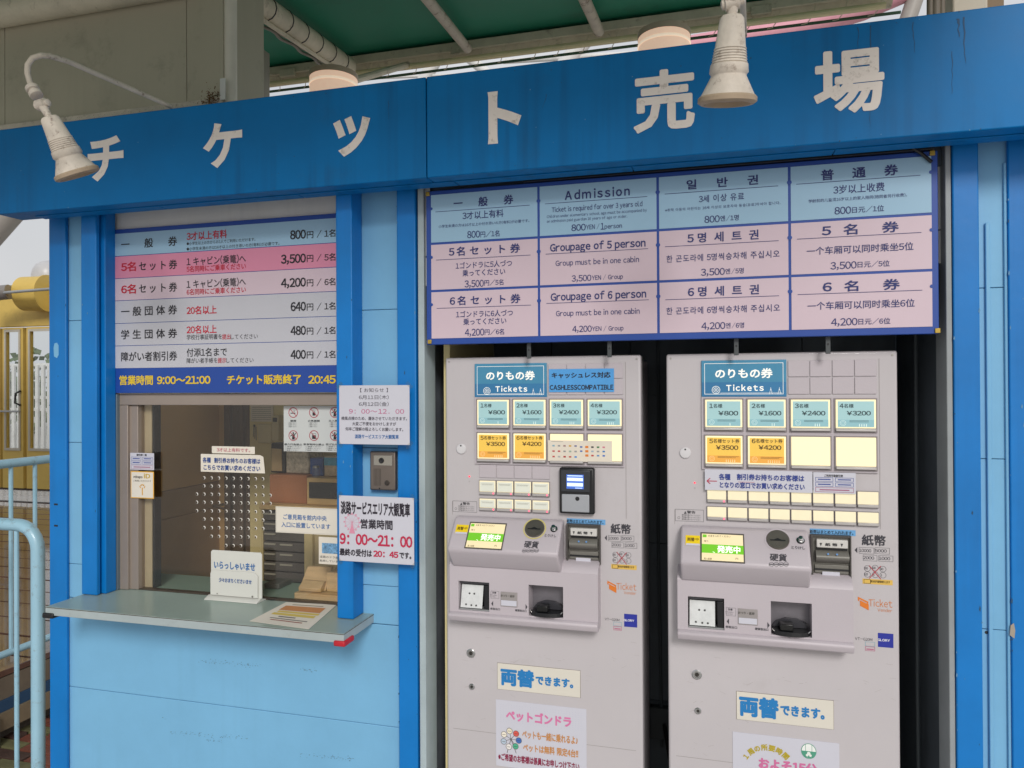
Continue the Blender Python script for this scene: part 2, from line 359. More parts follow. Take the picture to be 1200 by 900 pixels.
while yy < 7.9:
    MB().cyl((DX-.02, yy, zbot), (DX-.02, yy, ztop), .0095, 8).build('baluster', RAIL, t, smooth=True); yy += .128

# gondola cabin far left, dome, fence, hedge
CY = 7.0
t = thing('yellow_cabin', 'yellow cabin with two glazed doors and a white dome, behind the railing', 'cabin', (X(20, CY), CY, DZ))
a, b = X(-70, CY), X(95, CY)
zt = Z(20, 338, CY); zh = Z(20, 383, CY); zb = Z(20, 572, CY)
dx = [X(-60, CY), X(1, CY), X(28, CY), X(90, CY)]
zs0, zs1 = Z(20, 526, CY), Z(20, 388, CY)
box(a, b, CY, CY+.04, zh, zt).build('header', YEL, t, bevel=.01)
box(a, b, CY+.05, CY+1.4, zt-.06, zt-.005).build('roof', YEL, t)
box(a, b, CY-.02, CY+.1, zt, zt+.04).build('roof_edge', mat('cabin_edge', 'a59b72', .6), t)
box(b-.05, b, CY+.05, CY+1.4, zb, zt-.07).build('side_wall', YEL, t)
for (p0, p1) in ((-60, 0), (3, 27), (31, 92)):
    x0, x1 = X(p0, CY), X(p1, CY)
    d = MB().plate(x0, x1, zb, zh-.01, CY, CY+.05, [(x0+.05, x1-.05, zs0, zs1)]).build('door', YEL, t)
    MB().plate(x0+.035, x1-.035, zs0-.02, zs1+.02, CY-.012, CY-.001, [(x0+.06, x1-.06, zs0+.01, zs1-.01)]).build('window_frame', mat('cabin_trim', 'b9b3a4', .5), d)
    box(x0+.055, x1-.055, CY+.02, CY+.024, zs0, zs1).build('pane', CLEAR, d)
hx = X(25, CY); MB().tube([(hx, CY-.01, Z(25, 458, CY)), (hx-.02, CY-.06, Z(25, 461, CY)), (hx-.03, CY-.06, Z(25, 472, CY)), (hx, CY-.01, Z(25, 475, CY))], .012).build('handle', DARK, t, smooth=True)
MB().cyl((X(-40, CY-.04), CY-.04, Z(10, 482, CY)), (X(23, CY-.04), CY-.04, Z(23, 482, CY)), .012).build('door_bar', ALU, t, smooth=True)
# motor drum under the header
dc = Vector((X(30, CY-.3), CY-.25, Z(25, 345, CY-.25)))
MB().lathe((X(9, CY-.35), CY-.15, Z(20, 344, CY-.2)), (1, .12, 0), [(0, .17), (.02, .2), (.30, .2), (.31, .215), (.33, .215)], 28).build('motor_drum', YEL, t, smooth=True)
MB().cyl((X(-30, CY-.5), CY-.5, Z(0, 345, CY-.5)), (X(11, CY-.38), CY-.38, Z(11, 342, CY-.38)), .085, 16).build('motor', mat('motor_grey', '8f8a86', .4, metal=.4, dirt='4a3420', dirt_amt=.7), t, smooth=True)
MB().cyl((X(5, CY-.45), CY-.45, Z(5, 343, CY-.45)), (X(80, CY-.45), CY-.45, Z(80, 337, CY-.45)), .017, 10).build('drive_shaft', ALU, t, smooth=True)
cx0 = X(58, CY+.6); zz = Z(50, 325, CY+.6)
MB().lathe((cx0, CY+.6, zz-.03), (0, 0, 1), [(0, .2), (.06, .2), (.12, .185), (.18, .15), (.215, .1), (.235, .04), (.238, .004)], 28).build('dome', mat('dome_white', 'b9b9bb', .35, var=.08), t, smooth=True)
zfen = DZ
t = thing('white_fence', 'white slatted fence seen through the cabin door glass', 'fence', (X(20, 9.8), 9.8, DZ))
for z in (DZ+.15, DZ+.95, DZ+1.15, DZ+1.7): box(-16, -7.5, 9.8, 9.83, z, z+.05).build('rail', WHT, t)
xx = -15.8
while xx < -7.6:
    box(xx, xx+.06, 9.76, 9.797, DZ+.05, DZ+1.72).build('slat', WHT, t); xx += .125
ht = MB()
for k in range(240):
    cxx = -34+k*.28+random.uniform(-.3, .3); r = random.uniform(.7, 1.3); yy0 = 24+random.uniform(-1.5, 1.5); zz0 = random.uniform(.3, 2.2)
    for q in range(26):
        v = Vector((random.gauss(0, 1), random.gauss(0, 1), random.gauss(0, 1))).normalized()*r
        p_ = Vector((cxx, yy0, zz0))+v; u_ = Vector((random.uniform(-1, 1), random.uniform(-1, 1), random.uniform(-1, 1))).normalized()*.16; w_ = u_.orthogonal().normalized()*.14
        ht.add([p_-u_, p_+w_, p_+u_, p_-w_], [(0, 1, 2, 3)])
o = ht.build('hedge', mat('hedge_green', '5c6b4a', .7, var=.4, scale=2), stuff=True); tag(o, 'dull green hedge far behind the white fence', 'hedge')

# ------------------------------------------------------------------ canopy and wheel behind
cn = thing('canopy', 'green canopy on cream pipes above the booth', 'canopy', (0, 4, 0))
BZ = 3.62; sl_ = math.tan(math.radians(9.5))
xe = X(1060, 4.0, 0)
def cz(y): return BZ+.018+(y-4.0)*sl_
CNY = .5  # near edge, out of view, extended so the membrane shades the fascia
MB().add([(-9, 4.05, cz(4.05)), (xe, 4.05, cz(4.05)), (xe+.05, CNY, cz(CNY)), (-9, CNY, cz(CNY)), (-9, 4.05, cz(4.05)+.012), (xe, 4.05, cz(4.05)+.012), (xe+.05, CNY, cz(CNY)+.012), (-9, CNY, cz(CNY)+.012)],
         [(0, 1, 2, 3), (7, 6, 5, 4), (0, 4, 5, 1), (1, 5, 6, 2), (2, 6, 7, 3), (3, 7, 4, 0)]).build('membrane', GREEN, cn)
MB().cyl((-9, 4, BZ-.035), (xe-.06, 4, BZ-.035), .058, 18).build('edge_beam', CREAMP, cn, smooth=True)
box(-9, xe-.1, 3.92, 3.94, BZ-.06, BZ-.01).build('beam_flange', CREAMP, cn, bevel=.004)
MB().cyl((-9, 3.93, BZ-.112), (xe-.1, 3.93, BZ-.112), .016, 10).build('conduit', mat('yellowed_conduit', 'ebe0b4', .5, var=.1), cn, smooth=True)
MB().cyl((-9, 3.99, BZ-.128), (xe-.02, 3.99, BZ-.128), .008, 8).build('edge_rope', mat('green_hem', '3f5f4a', .7), cn, smooth=True)
lc = MB(); xx = -8.9
while xx < xe-.1:
    lc.tube([(xx, 3.99, BZ-.128), (xx+.03, 3.96, BZ-.138), (xx+.05, 3.93, BZ-.12), (xx+.07, 3.93, BZ-.06)], .0022, 6); xx += random.uniform(.12, .2)
lc.build('lacing', CREAMP, cn, stuff=True)
for px in (330, 530, 880):
    xx = X(px, 3.93, 80); box(xx, xx+.10, 3.905, 3.93, BZ-.085, BZ-.04).build('beam_clip', CREAMP, cn, bevel=.003)
for (p0, p1, r) in (((292, -4), (408, 78), .052), ((500, -2), (548, 57), .026), ((684, -3), (702, 37), .028)):
    A = P(p1[0], p1[1], 3.86); 
    far = A; d = ray(p0[0], p0[1]); 
    # near end where the sight line meets the plane of the rafters under the membrane
    tt = (cz(0)-r-.03-EYE)/(d.z-d.y*sl_); Bn = Vector((d.x*tt, d.y*tt, EYE+d.z*tt))
    D = (Bn-A).normalized()*.5; A2 = A; B2 = A+D.normalized()*3.2
    MB().cyl(A2, B2, r, 14).build('rafter', RUST if r < .03 else CREAMP, cn, smooth=True)
    if r > .03:
        e = D.normalized(); side = e.cross(Vector((0, 0, 1))).normalized()
        for q in range(3):
            pts = []
            for k in range(26):
                f_ = k/25*1.15; sg = .01*math.sin(k*1.3+q)
                pts.append(A2+e*f_+side*(.045+.018*q+sg)+Vector((0, 0, -.012-.01*q)))
            MB().tube(pts, .008, 6).build('cable', mat('grey_cable', '8c887e', .6), cn, smooth=True)
        for k in range(6):
            c0 = A2+e*(.12+k*.17); 
            MB().lathe(c0, e, [(0, .0555), (.004, .0555)], 14, True).build('cable_tie', DARK, cn)
        MB().tube([A2+Vector((0, -.03, -.055))-side*.0+e*.02, A2+e*.25+Vector((0, 0, -.06)), A2+e*.9+Vector((0, 0, -.062)), A2+e*1.14+Vector((0, 0, -.06))], .011, 8).build('conduit', CREAMP, cn, smooth=True)
for i, (px, py, rp, lab) in enumerate(((391, 86, 28, 'lit round canopy lamp on the left, above the fascia'), (778, 37, 31, 'lit round canopy lamp on the right, beside the hanging spotlight'))):
    YY = 3.1; c = P(px, py, YY); r = .112 if i == 0 else .108
    t = thing('ceiling_lamp', lab, 'lamp', (c.x, YY, c.z), 'round lamps under the canopy')
    MB().lathe(c+Vector((0, 0, .0)), (0, 0, -1), [(0, r*.9), (.006, r), (.03, r)], 40).build('lamp_rim', mat('lamp_rim', 'b5a58f', .5), t, smooth=True)
    MB().lathe(c+Vector((0, 0, -.0302)), (0, 0, -1), [(0, r*.985), (.09, r*.985), (.115, r*.92), (.13, r*.7)], 40).build('lamp_diffuser', mat('lamp_glow', (.92, .64, .47), .4, lin=True, var=.08, scale=14, emit=.42), t, smooth=True)
    MB().lathe(c+Vector((0, 0, -.055)), (0, 0, -1), [(0, r*.99), (.004, r*1.012), (.008, r*1.012), (.012, r*.99)], 40, False).build('diffuser_ring', mat('lamp_ring', (.9, .74, .56), .4, lin=True, emit=.5), t, smooth=True)
    MB().cyl(c+Vector((0, .02, -.05)), (c.x+.02, 3.93, BZ-.10), .018, 10).build('bracket_arm', CREAMP, t, smooth=True)
# ferris wheel parts and frame far behind
fw = thing('ferris_wheel', 'pink and white ferris wheel frame showing through the gap above the fascia', 'ferris wheel', (0, 14, 0))
FY = 14
def far(name, p0, p1, r, m_, Y0=FY, Y1=None):
    MB().cyl(P(*p0, Y0), P(*p1, Y1 or Y0), r, 12).build(name, m_, fw, smooth=True)
pts = [P(x, y, FY) for x, y in ((700, 98), (800, 57), (860, 47), (930, 34), (1010, 10), (1080, -20))]
MB().tube(pts, .21, 14).build('rim', PINK, fw, smooth=True)
far('spoke', (905, 25), (1000, 70), .09, WHT); far('spoke', (930, 16), (975, 60), .07, WHT); far('spoke', (890, 60), (990, 10), .12, mat('wheel_grey', '9b9690', .5))
far('strut', (1082, -30), (1058, 40), .14, mat('wheel_grey', '9b9690', .5))
far('strut', (480, 120), (530, 40), .13, WHT); far('strut', (650, 90), (700, 30), .16, WHT); far('spoke', (540, 60), (600, 110), .10, WHT)
far('spoke', (590, 72), (760, 62), .05, WHT); far('spoke', (420, 92), (580, 86), .03, WHT)
far('leg', (20, 240), (-260, 560), .26, mat('wheel_grey', '9b9690', .5), 12)
far('leg', (20, 240), (60, 100), .26, mat('wheel_grey', '9b9690', .5), 12)
for px in (487, 640, 610):
    x0 = X(px-5, 16, 80); box(x0, x0+.24, 16, 16.2, 0.35, 7.2).build('column', WHT, fw)
t = thing('roof_cabinet', 'pale wall block and pipes standing above the right end of the fascia', 'wall block', (1.0, 3.2, 2.5))
x0, x1 = X(1116, 3.2, 0), X(1158, 3.2, 0); box(x0, x1, 3.2, 3.5, 2.4, 4.2).build('block', mat('beige_block', 'bdb4a4', .7, var=.05), t, bevel=.008)
box(x1+.004, x1+.07, 3.25, 3.5, 2.4, 4.2).build('side_trim', mat('block_brown', '7d6a52', .7), t)
for px, r in ((1094, .012), (1101, .016), (1108, .010)):
    x0 = X(px, 3.15, 0); MB().cyl((x0-.02, 3.15, 2.4), (x0, 3.15, 4.2), r).build('pipe', mat('pipe_brown', '6b6256', .6), t, smooth=True)

# ------------------------------------------------------------------ the ticket booth
bt = thing('ticket_booth', 'blue ticket booth with katakana and kanji lettering on its fascia', 'ticket booth', (-.75, 2.08, 0))
fz0, fz1 = 2.238, 2.521
FT = fz0+.068
fx0, fxs, fx1 = -2.30, X(499.5, YF, 150), 1.35
fa = box(fx0, fxs-.0012, YF, 2.008, fz0, fz1).build('fascia', BLUE, bt, bevel=.003)
fb = box(fxs+.0012, fx1, YF, 2.008, fz0, fz1).build('fascia', BLUE, bt, bevel=.003)
# soffit lip set back under the fascia
box(fx0+.02, fx1, 2.0085, 2.24, FT+.002, fz1-.002).build('lintel', BLUE, bt, bevel=.002)
for k in range(7): box(-2.2+k*.5+.0015, -1.7+k*.5-.0015, YF+.05, 2.007, fz0-.003, fz0-.0004).build('soffit_panel', BLUE, bt, bevel=.001)
for ch, p0, p1, y0, y1, par, bo in (('チ', 103, 145, 158.5, 213.5, fa, .035), ('ケ', 238, 284, 142, 198, fa, .035), ('ッ', 390.5, 434, 134.5, 184.5, fa, .035), ('ト', 571.5, 611, 104.5, 169, fb, .04), ('売', 742, 814, 80, 155.5, fb, .03), ('場', 953, 1036, 56, 134.5, fb, .028)):
    vs, fs = glyphs(ch, bo, 1)
    if ch in 'チケット': vs, fs = [(v[0], v[1], 0) for v in _glyph(ch, bo)[0]], _glyph(ch, bo)[1]
    else:
        gv, gf = _glyph(ch, .010); vs, fs = [], []
        for q in range(9):
            n = len(vs); ox, oy = (0, 0) if q == 8 else (.019*math.cos(math.pi*q/4), .019*math.sin(math.pi*q/4)); vs += [(v[0]+ox, v[1]+oy, q) for v in gv]; fs += [tuple(i+n for i in f) for f in gf]
    lx = min(v[0] for v in vs); hx_ = max(v[0] for v in vs); ly = min(v[1] for v in vs); hy = max(v[1] for v in vs)
    mid = (p0+p1)/2; sl2 = -.105*(p1-p0)/2*0
    x0, x1 = X(p0, YF, y0), X(p1, YF, y0); z1, z0 = Z(mid, y0+1.5, YF), Z(mid, y1-1.5, YF)
    MB().add([(x0+(v[0]-lx)/(hx_-lx)*(x1-x0), YF-.0012-v[2]*LAY, z0+(v[1]-ly)/(hy-ly)*(z1-z0)) for v in vs], fs).build('letter', LETTER, par)
stain = mat('rain_stain', '1d4a70', .6, var=.2)
for (px, y0, y1, w_) in ((1005, 32, 58, .0022), (1020, 30, 100, .0026), (1021, 100, 150, .0018), (1069, 26, 62, .0024), (1122, 22, 44, .006), (1130, 20, 75, .0035), (1116, 60, 110, .002), (868, 95, 110, .002), (640, 110, 128, .0018), (455, 118, 140, .0016)):
    q = MB(); n = 9; xs_ = X(px, YF, y0); off_ = 0
    L_, R_ = [], []
    for k in range(n+1):
        off_ += random.uniform(-.0022, .0022); zz = Z(px, y0+(y1-y0)*k/n, YF); ww = w_*(1-.75*k/n)*random.uniform(.5, 1.1); L_.append((xs_+off_-ww/2, YF-.0005, zz)); R_.append((xs_+off_+ww/2, YF-.0005, zz))
    q.add(L_+R_, [(k, k+1, n+2+k, n+1+k) for k in range(n)]); q.build('rain_streak', stain, fb)
# booth body: roof, back wall, partition
box(-2.19, 1.25, 2.245, 2.9, fz0+.03, fz0+.09).build('roof_slab', WHITEP, bt)
ALX0, ALX1 = X(491, YW), X(1111, YW)
# posts
def post(p0, p1, y0=YP, y1=YW-.002, z0=0, z1=FT, par=bt):
    return box(X(p0, y0), X(p1, y0), y0, y1, z0, z1).build('post', POSTB, par, bevel=.003)
post(57.5, 77.5, 2.066); post(95, 113, 2.03, 2.046, z0=CZ+.001); post(394, 413, z0=CZ+.001); post(465.5, 487.5, 2.045); post(1118, 1149, 2.045); post(1183, 1270, 2.068)
for py in (591, 616): 
    xx = X(65, 2.066); zz = Z(65, py, 2.066); box(xx-.007, xx+.009, 2.0654, 2.067, zz-.003, zz+.003).build('screw_slot', DARK, bt)
sc = MB().prism_y([(X(66, 2.066)+dx_, Z(66, 411, 2.066)+dz_) for dx_, dz_ in ((-.009, -.02), (.004, -.026), (.011, -.015), (.011, .018), (.004, .028), (-.007, .026), (-.011, .01))], 2.0652, 2.067).build('paint_patch', LBLUE, bt)
chipm = mat('paint_chip_pale', '5f8fb4', .7); chipd = mat('paint_chip_dark', '274a66', .7)
ch_ = MB(); cd_ = MB()
for k in range(90):
    pa, pb, yy = random.choice(((57.5, 77.5, 2.066), (95, 113, 2.03), (394, 413, YP), (465.5, 487.5, 2.045), (1118, 1149, 2.045), (1183, 1200, 2.068)))
    e_ = random.random() < .6; px = (random.choice((pa, pb))+random.gauss(0, .5)) if e_ else random.uniform(pa, pb); px = min(max(px, pa+.4), pb-.4)
    a_ = X(px, yy); c_ = random.uniform(.6, 2.2); r_ = random.uniform(.0006, .0022); h_ = r_*random.uniform(1, 4)
    if c_ < CZ+.03 and pa in (95, 394): continue
    (ch_ if random.random() < .6 else cd_).poly([(a_-r_, c_-h_*.4), (a_+r_*.4, c_-h_), (a_+r_, c_+h_*.2), (a_, c_+h_)], yy-.0004-random.random()*.0002)
for k in range(90):
    a_ = random.uniform(-2.2, 1.0); c_ = random.choice((fz0+abs(random.gauss(0, .006)), fz1-abs(random.gauss(0, .006)), random.uniform(fz0, fz1))); r_ = random.uniform(.0006, .002); h_ = r_*random.uniform(.8, 2)
    c_ = min(max(c_, fz0+.003), fz1-.003); (ch_ if random.random() < .4 else cd_).poly([(a_-r_, c_-h_*.4), (a_+r_*.4, c_-h_*.8), (a_+r_, c_+h_*.2), (a_, c_+h_*.8)], YF-.0004-random.random()*.0002)
ch_.build('paint_chips', chipm, bt, stuff=True); cd_.build('paint_chips', chipd, bt, stuff=True)
# wall panels in light blue with recessed joints
zj = [.03, .181, .611, 1.041, 1.466, 1.893, FT]
def panels(xa, xb, z0=None, z1=None, y0=YW, y1=YW+.05):
    for k in range(len(zj)-1):
        a_, b_ = zj[k], zj[k+1]
        if z0 is not None and a_ < z0: a_ = z0
        if z1 is not None and b_ > z1: b_ = z1
        if b_-a_ < .01: continue
        box(xa, xb, y0, y1, a_+.0007, b_-.0007).build('wall_panel', LBLUE, bt, bevel=.0015)
WX0, WX1 = -2.21, -.84
OX0, OX1 = X(114, YW)+.0, -1.062
panels(WX0, OX0-.002, z0=CZ-.03)
panels(OX1+.0, WX1, z0=CZ-.03)
panels(WX0, WX1, z1=CZ-.031)
panels(X(1120, YW), 1.35)
box(-2.21, 1.3, YW+.04, YW+.045, fz0-.1, fz0-.01).build('backing_strip', LINER, bt) if False else None
xx = X(1155, YW); box(xx, xx+.010, YW-.008, YW-.0005, Z(1150, 455, YW)-1.1, Z(1150, 262, YW)).build('cover_strip', LBLUE, bt, bevel=.002)
xx = X(1181, YW); MB().cyl((xx-.004, YW-.004, .1), (xx-.004, YW-.004, 2.2), .004, 6).build('caulk_bead', LBLUE, bt, smooth=True)
MB().disc(X(1156, YW, 740), Z(1155.5, 741, YW), .004, YW-.0008).build('bolt_hole', DARK, bt)
MB().poly([(X(1187.5, 2.068, 735)+a_, Z(1178, 738, 2.068)+b_) for a_, b_ in ((-.008, -.012), (.002, -.02), (.004, 0), (.001, .018), (-.006, .012))], 2.0674).build('paint_chip', mat('bare_spot', 'a59a8c', .8), bt)
# edge strips at the alcove
box(X(490.2, 2.05), X(497.5, 2.05), 2.05, YW+.06, 0, FT).build('edge_strip', STRIP, bt, bevel=.002)
box(X(1109.5, 2.05), X(1116.5, 2.05), 2.05, YW+.06, 0, FT).build('edge_strip', mat('edge_grey', '969c9f', .5, var=.1), bt, bevel=.002)
# alcove lining
AX0, AX1, AYB = X(498, 2.1), X(1108.5, 2.1), 2.62
box(AX0-.02, AX0, YW+.061, AYB, 0, FT).build('alcove_side', LINERL, bt)
box(AX1, AX1+.02, YW+.061, AYB, 0, FT).build('alcove_side', LINER, bt)
nb = 5
for k in range(nb):
    a_ = AX0+(AX1-AX0)*k/nb; b_ = AX0+(AX1-AX0)*(k+1)/nb
    for (za, zb_) in ((0.0, .55), (.553, 1.10), (1.103, 1.62), (1.623, fz0-.01)):
        box(a_+.0015, b_-.0015, AYB, AYB+.02, za, zb_).build('alcove_panel', LINER, bt)
box(AX0-.02, AX1+.02, AYB+.021, AYB+.04, 0, fz0).build('alcove_backing', LINER, bt)  # added sheet that stops light leaking through the panel gaps
box(AX0, AX1, YW+.0, AYB, fz0-.03, FT).build('alcove_ceiling', LINER, bt)
a_, c_ = X(776, 2.60), Z(776, 845, 2.60)
sk = box(a_-.05, a_+.05, 2.585, AYB-.0005, c_-.06, c_+.05).build('socket_box', mat('socket_dark', '3c4347', .5), bt, bevel=.004)
MB().tube([(a_, 2.58, c_), (a_+.01, 2.56, c_-.05), (a_+.04, 2.57, c_-.25), (a_+.03, 2.58, .05)], .006, 8).build('power_cable', DARK, sk, smooth=True)
MB().tube([(X(771, 2.6), 2.605, 1.9), (X(772, 2.6), 2.60, 1.5), (X(770, 2.6), 2.605, 1.2), (X(773, 2.6), 2.60, .4)], .005, 8).build('power_cable', mat('cable_grey', '50585c', .6), bt, smooth=True)
MB().tube([(AX1-.02, 2.30, 2.1), (AX1-.018, 2.31, 1.4), (AX1-.022, 2.30, .8), (AX1-.02, 2.30, .1)], .005, 8).build('power_cable', mat('cable_grey', '50585c', .6), bt, smooth=True)
# grey reveal panels beside the big board
x0 = X(1103, 2.075); box(x0-.01, X(1114, 2.075), 2.09, 2.099, Z(1108, 268, 2.09), FT).build('reveal_panel', WHITEP, bt)
box(x0-.01, X(1112, 2.075), 2.09, 2.099, Z(1108, 308, 2.09), Z(1108, 270, 2.09)).build('reveal_panel', WHITEP, bt)
x0 = X(489, 2.045); box(x0+.002, X(504, 2.06), 2.064, 2.068, Z(495, 300, 2.06), FT).build('reveal_panel', WHITEP, bt)
box(x0+.002, X(500, 2.06), 2.064, 2.068, Z(495, 335, 2.06), Z(495, 302, 2.06)).build('reveal_panel', WHITEP, bt)

# counter shelf
cx0_, cx1_, cyf = -2.073, -1.012, 1.888
ct = box(cx0_, cx1_, cyf, YG-.012, CZ-.027, CZ-.0012).build('counter', LAME, bt, bevel=.0015)
box(cx0_+.0008, cx1_-.0008, cyf+.0008, YG-.012, CZ-.0011, CZ).build('laminate_top', LAM, ct)
MB().add([(cx0_-.0003, cyf-.0005, CZ-.0030), (cx1_+.0005, cyf-.0005, CZ-.0030), (cx1_+.0005, cyf-.0005, CZ-.0012), (cx0_-.0003, cyf-.0005, CZ-.0012)], [(0, 1, 2, 3)]).add([(cx1_+.0005, cyf, CZ-.003), (cx1_+.0005, YW, CZ-.003), (cx1_+.0005, YW, CZ-.0012), (cx1_+.0005, cyf, CZ-.0012)], [(0, 1, 2, 3)]).build('edge_joint', BROWNL, ct)
box(cx1_-.03, cx1_+.006, cyf-.006, cyf+.055, CZ-.036, CZ-.020).build('corner_guard', REDT, ct, bevel=.004)['label'] = 'red taped corner guard'
box(cx0_-.008, cx0_+.035, cyf-.006, cyf+.03, CZ-.036, CZ-.019).build('corner_guard', DARK, ct, bevel=.004)['label'] = 'black corner guard'
# inner counter
box(-2.10, -1.0, YG+.014, 2.345, CZ-.03, CZ-.001).build('inner_counter', mat('inner_laminate', '86a094', .4, var=.05), bt, bevel=.002)
# window: side channels, head, track, glass
xl = X(115.5, 2.06)
box(X(112.5, 2.07), X(116.5, 2.07), 2.072, 2.10, CZ+.001, FT).build('shadow_gap', DARK, bt)
box(xl, X(125, 2.06), 2.055, 2.10, CZ+.001, FT).build('window_jamb', POSTB, bt, bevel=.002)
box(X(125.5, 2.09), X(128.5, 2.09), 2.075, 2.12, CZ+.001, FT).build('window_jamb', ALU, bt, bevel=.001)
box(X(129, 2.10), X(135, 2.10), 2.098, 2.13, CZ+.001, Z(130, 462, 2.1)).build('window_jamb', ALU, bt, bevel=.001)
box(X(135.3, 2.11), X(139, 2.11), 2.102, 2.13, CZ+.001, Z(130, 462, 2.1)).build('window_jamb', mat('jamb_bluegrey', '6f7f8c', .4, metal=.3), bt, bevel=.001)
hz1 = Z(270, 461.5, 2.115); hz0 = Z(270, 474.8, 2.115)
box(X(139.5, 2.115), X(149.5, 2.115), 2.115, 2.16, CZ+.001, hz0-.001).build('window_stile', TAUPE, bt, bevel=.0015)
box(X(150.2, 2.125), X(161.5, 2.125), 2.125, 2.16, CZ+.001, hz0-.001).build('window_stile', TAUPE, bt, bevel=.0015)
box(X(139.5, 2.115), -1.0, 2.115, 2.16, hz0, hz1).build('window_head', TAUPE, bt, bevel=.0015)
box(X(162, 2.13), -1.0, 2.128, 2.153, CZ+.0005, CZ+.004).build('window_track', mat('track_dark', '5a5148', .5, metal=.4), bt)
box(X(162.5, 2.15), X(176, 2.15), 2.156, 2.18, CZ+.001, hz0).build('window_mullion', mat('mullion_khaki', 'b5a88c', .5), bt, bevel=.001)
box(X(179, 2.17), X(183.5, 2.17), 2.16, 2.19, CZ+.001, hz0).build('window_seal', DARK, bt)
gz = CZ+.005
gl = box(X(162, YG), -1.0, YG, YG+.003, gz, hz0-.0005).build('glass_pane', GLASS, bt)
hb = MB(); hd = MB()
rowsH = [(440, 475, 9), (478, 475, 9), (516, 441, 11), (554, 441, 11), (594, 441, 11), (633, 475, 9), (673, 475, 9), (714, 509, 7), (757, 577, 3)]
for (ry, rx0, n) in rowsH:
    for k in range(n):
        px = 120+(rx0+k*34.4)/4; py = 450+(ry+k*.6)/4; a_ = X(px, YG); c_ = Z(px, py, YG)
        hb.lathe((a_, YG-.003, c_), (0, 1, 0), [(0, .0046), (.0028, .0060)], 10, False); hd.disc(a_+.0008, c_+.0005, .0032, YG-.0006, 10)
hb.build('speaking_holes', mat('hole_rim', 'ece8e0', .3, metal=0), gl, smooth=True, stuff=True)
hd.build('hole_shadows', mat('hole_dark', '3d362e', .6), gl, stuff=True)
# shutter box panel behind left board
box(X(128, YL+.01), -1.0, YL+.012, YL+.03, hz1+.002, FT).build('shutter_panel', WHITEP, bt)
# interior room
IX0, IX1, IYB = -2.16, -.80, 2.86
box(IX0-.02, IX0, YW+.052, IYB, 0, 1.66).build('room_wall', BROWNW, bt)
box(IX0-.02, IX0, YW+.052, 2.16, 1.662, 2.25).build('room_wall', BROWNW, bt)
box(IX0-.012, IX0-.008, 2.162, IYB, 1.662, 2.2).build('added_side_pane', GLASS, bt)  # added opening above the visible wall, lets more daylight into the room
for (za, zb_) in ((.0, 1.12), (1.123, 1.235), (1.238, 1.66)):
    box(IX0, IX0+.008, YW+.06, IYB, za, zb_).build('wall_lining', BROWNW if za > 1.2 else mat('brown_partition_low', 'a88a64', .4, var=.08), bt, bevel=.001)
box(IX0, X(262, 2.82), IYB, IYB+.02, 0, 1.66).build('room_wall', BROWNW, bt)
ck = MB().plate(IX0, IX1, 1.662, 2.25, IYB+.02, IYB+.05, [(IX0+.04, -1.5, 1.70, 2.18), (-1.46, IX1-.04, 1.70, 2.18)]).build('added_daylight_frame', ALU, bt)  # added high opening, unseen from the camera, to brighten the interior
box(IX0+.04, IX1-.04, IYB+.03, IYB+.034, 1.70, 2.18).build('added_daylight_pane', GLASS, ck)
for k in range(4):
    a_ = X(262+k*7.6, 2.83); b_ = X(268.6+k*7.6, 2.83)
    box(a_, b_, 2.83+(k % 2)*.012, 2.86, 0, 1.66).build('folding_door_leaf', DKW, bt, bevel=.004)
box(X(292.5, 2.84), IX1, 2.84, 2.86, 0, 1.66).build('room_wall', KHAKI, bt)
box(IX1, IX1+.0195, YW+.06, 2.86, 0, 2.25).build('room_wall', KHAKI, bt)
box(IX0, IX1, YW+.06, 2.88, 2.2, 2.23).build('room_ceiling', mat('room_ceiling', 'ebe9e2', .8), bt)
box(IX0, IX1, YW+.06, 2.88, .0, .04).build('room_floor', mat('room_floor', '5b5248', .7), bt)
xx = X(258, 2.78); MB().tube([(xx, 2.80, Z(258, 592, 2.78)), (xx-.02, 2.76, Z(258, 592, 2.78)), (xx+.05, 2.76, Z(258, 596, 2.78))], .006).build('door_handle', CHROME, bt, smooth=True)

# wall joint scuffs below the counter
sb = MB()
for (p0, p1, py) in ((232, 305, 774), (350, 372, 784), (200, 290, 858), (240, 262, 867), (352, 418, 884), (190, 196, 842)):
    for k in range(int((p1-p0)*.9)):
        px = random.uniform(p0, p1); a_ = X(px, YW, py); c_ = Z(px, py+random.gauss(0, 1.3)+(px-p0)*.08, YW); r = random.uniform(.0004, .0014)
        sb.poly([(a_-r*2.5, c_), (a_, c_-r), (a_+r*2.2, c_+r*.2), (a_, c_+r)], YW-.0004-random.random()*.0002)
sb.build('scuff_marks', mat('scuff', '5c7d95', .8), bt, stuff=True)

# roof equipment behind the fascia, left
rb = thing('roof_equipment_housing', 'grey sheet metal housing on the booth roof, top left', 'housing', (-2.4, 2.25, fz1-.2))
hx1 = X(261.5, 2.25, 60)
seams = [-3.6, X(5.5, 2.25, 90), X(218.5, 2.25, 60), hx1]
for k in range(3): box(seams[k]+.0012, seams[k+1]-.0012, 2.25, 2.5, fz1-.03, 3.45).build('cover_panel', STEEL, rb, bevel=.002)
MB().tube([(-4, 2.21, Z(0, 14, 2.21)), (hx1-.25, 2.21, Z(0, 14, 2.21)), (hx1-.1, 2.21, Z(0, 14, 2.21)+.0)], .055, 20).build('roof_pipe', CREAMP, rb, smooth=True)
box(-4, hx1, 2.235, 2.249, fz1-.02, 2.686).build('sill_flashing', mat('flashing', 'c8c0b0', .6, var=.2, dirt='5a4a38', dirt_amt=.7, dirt_scale=20), rb, bevel=.003)
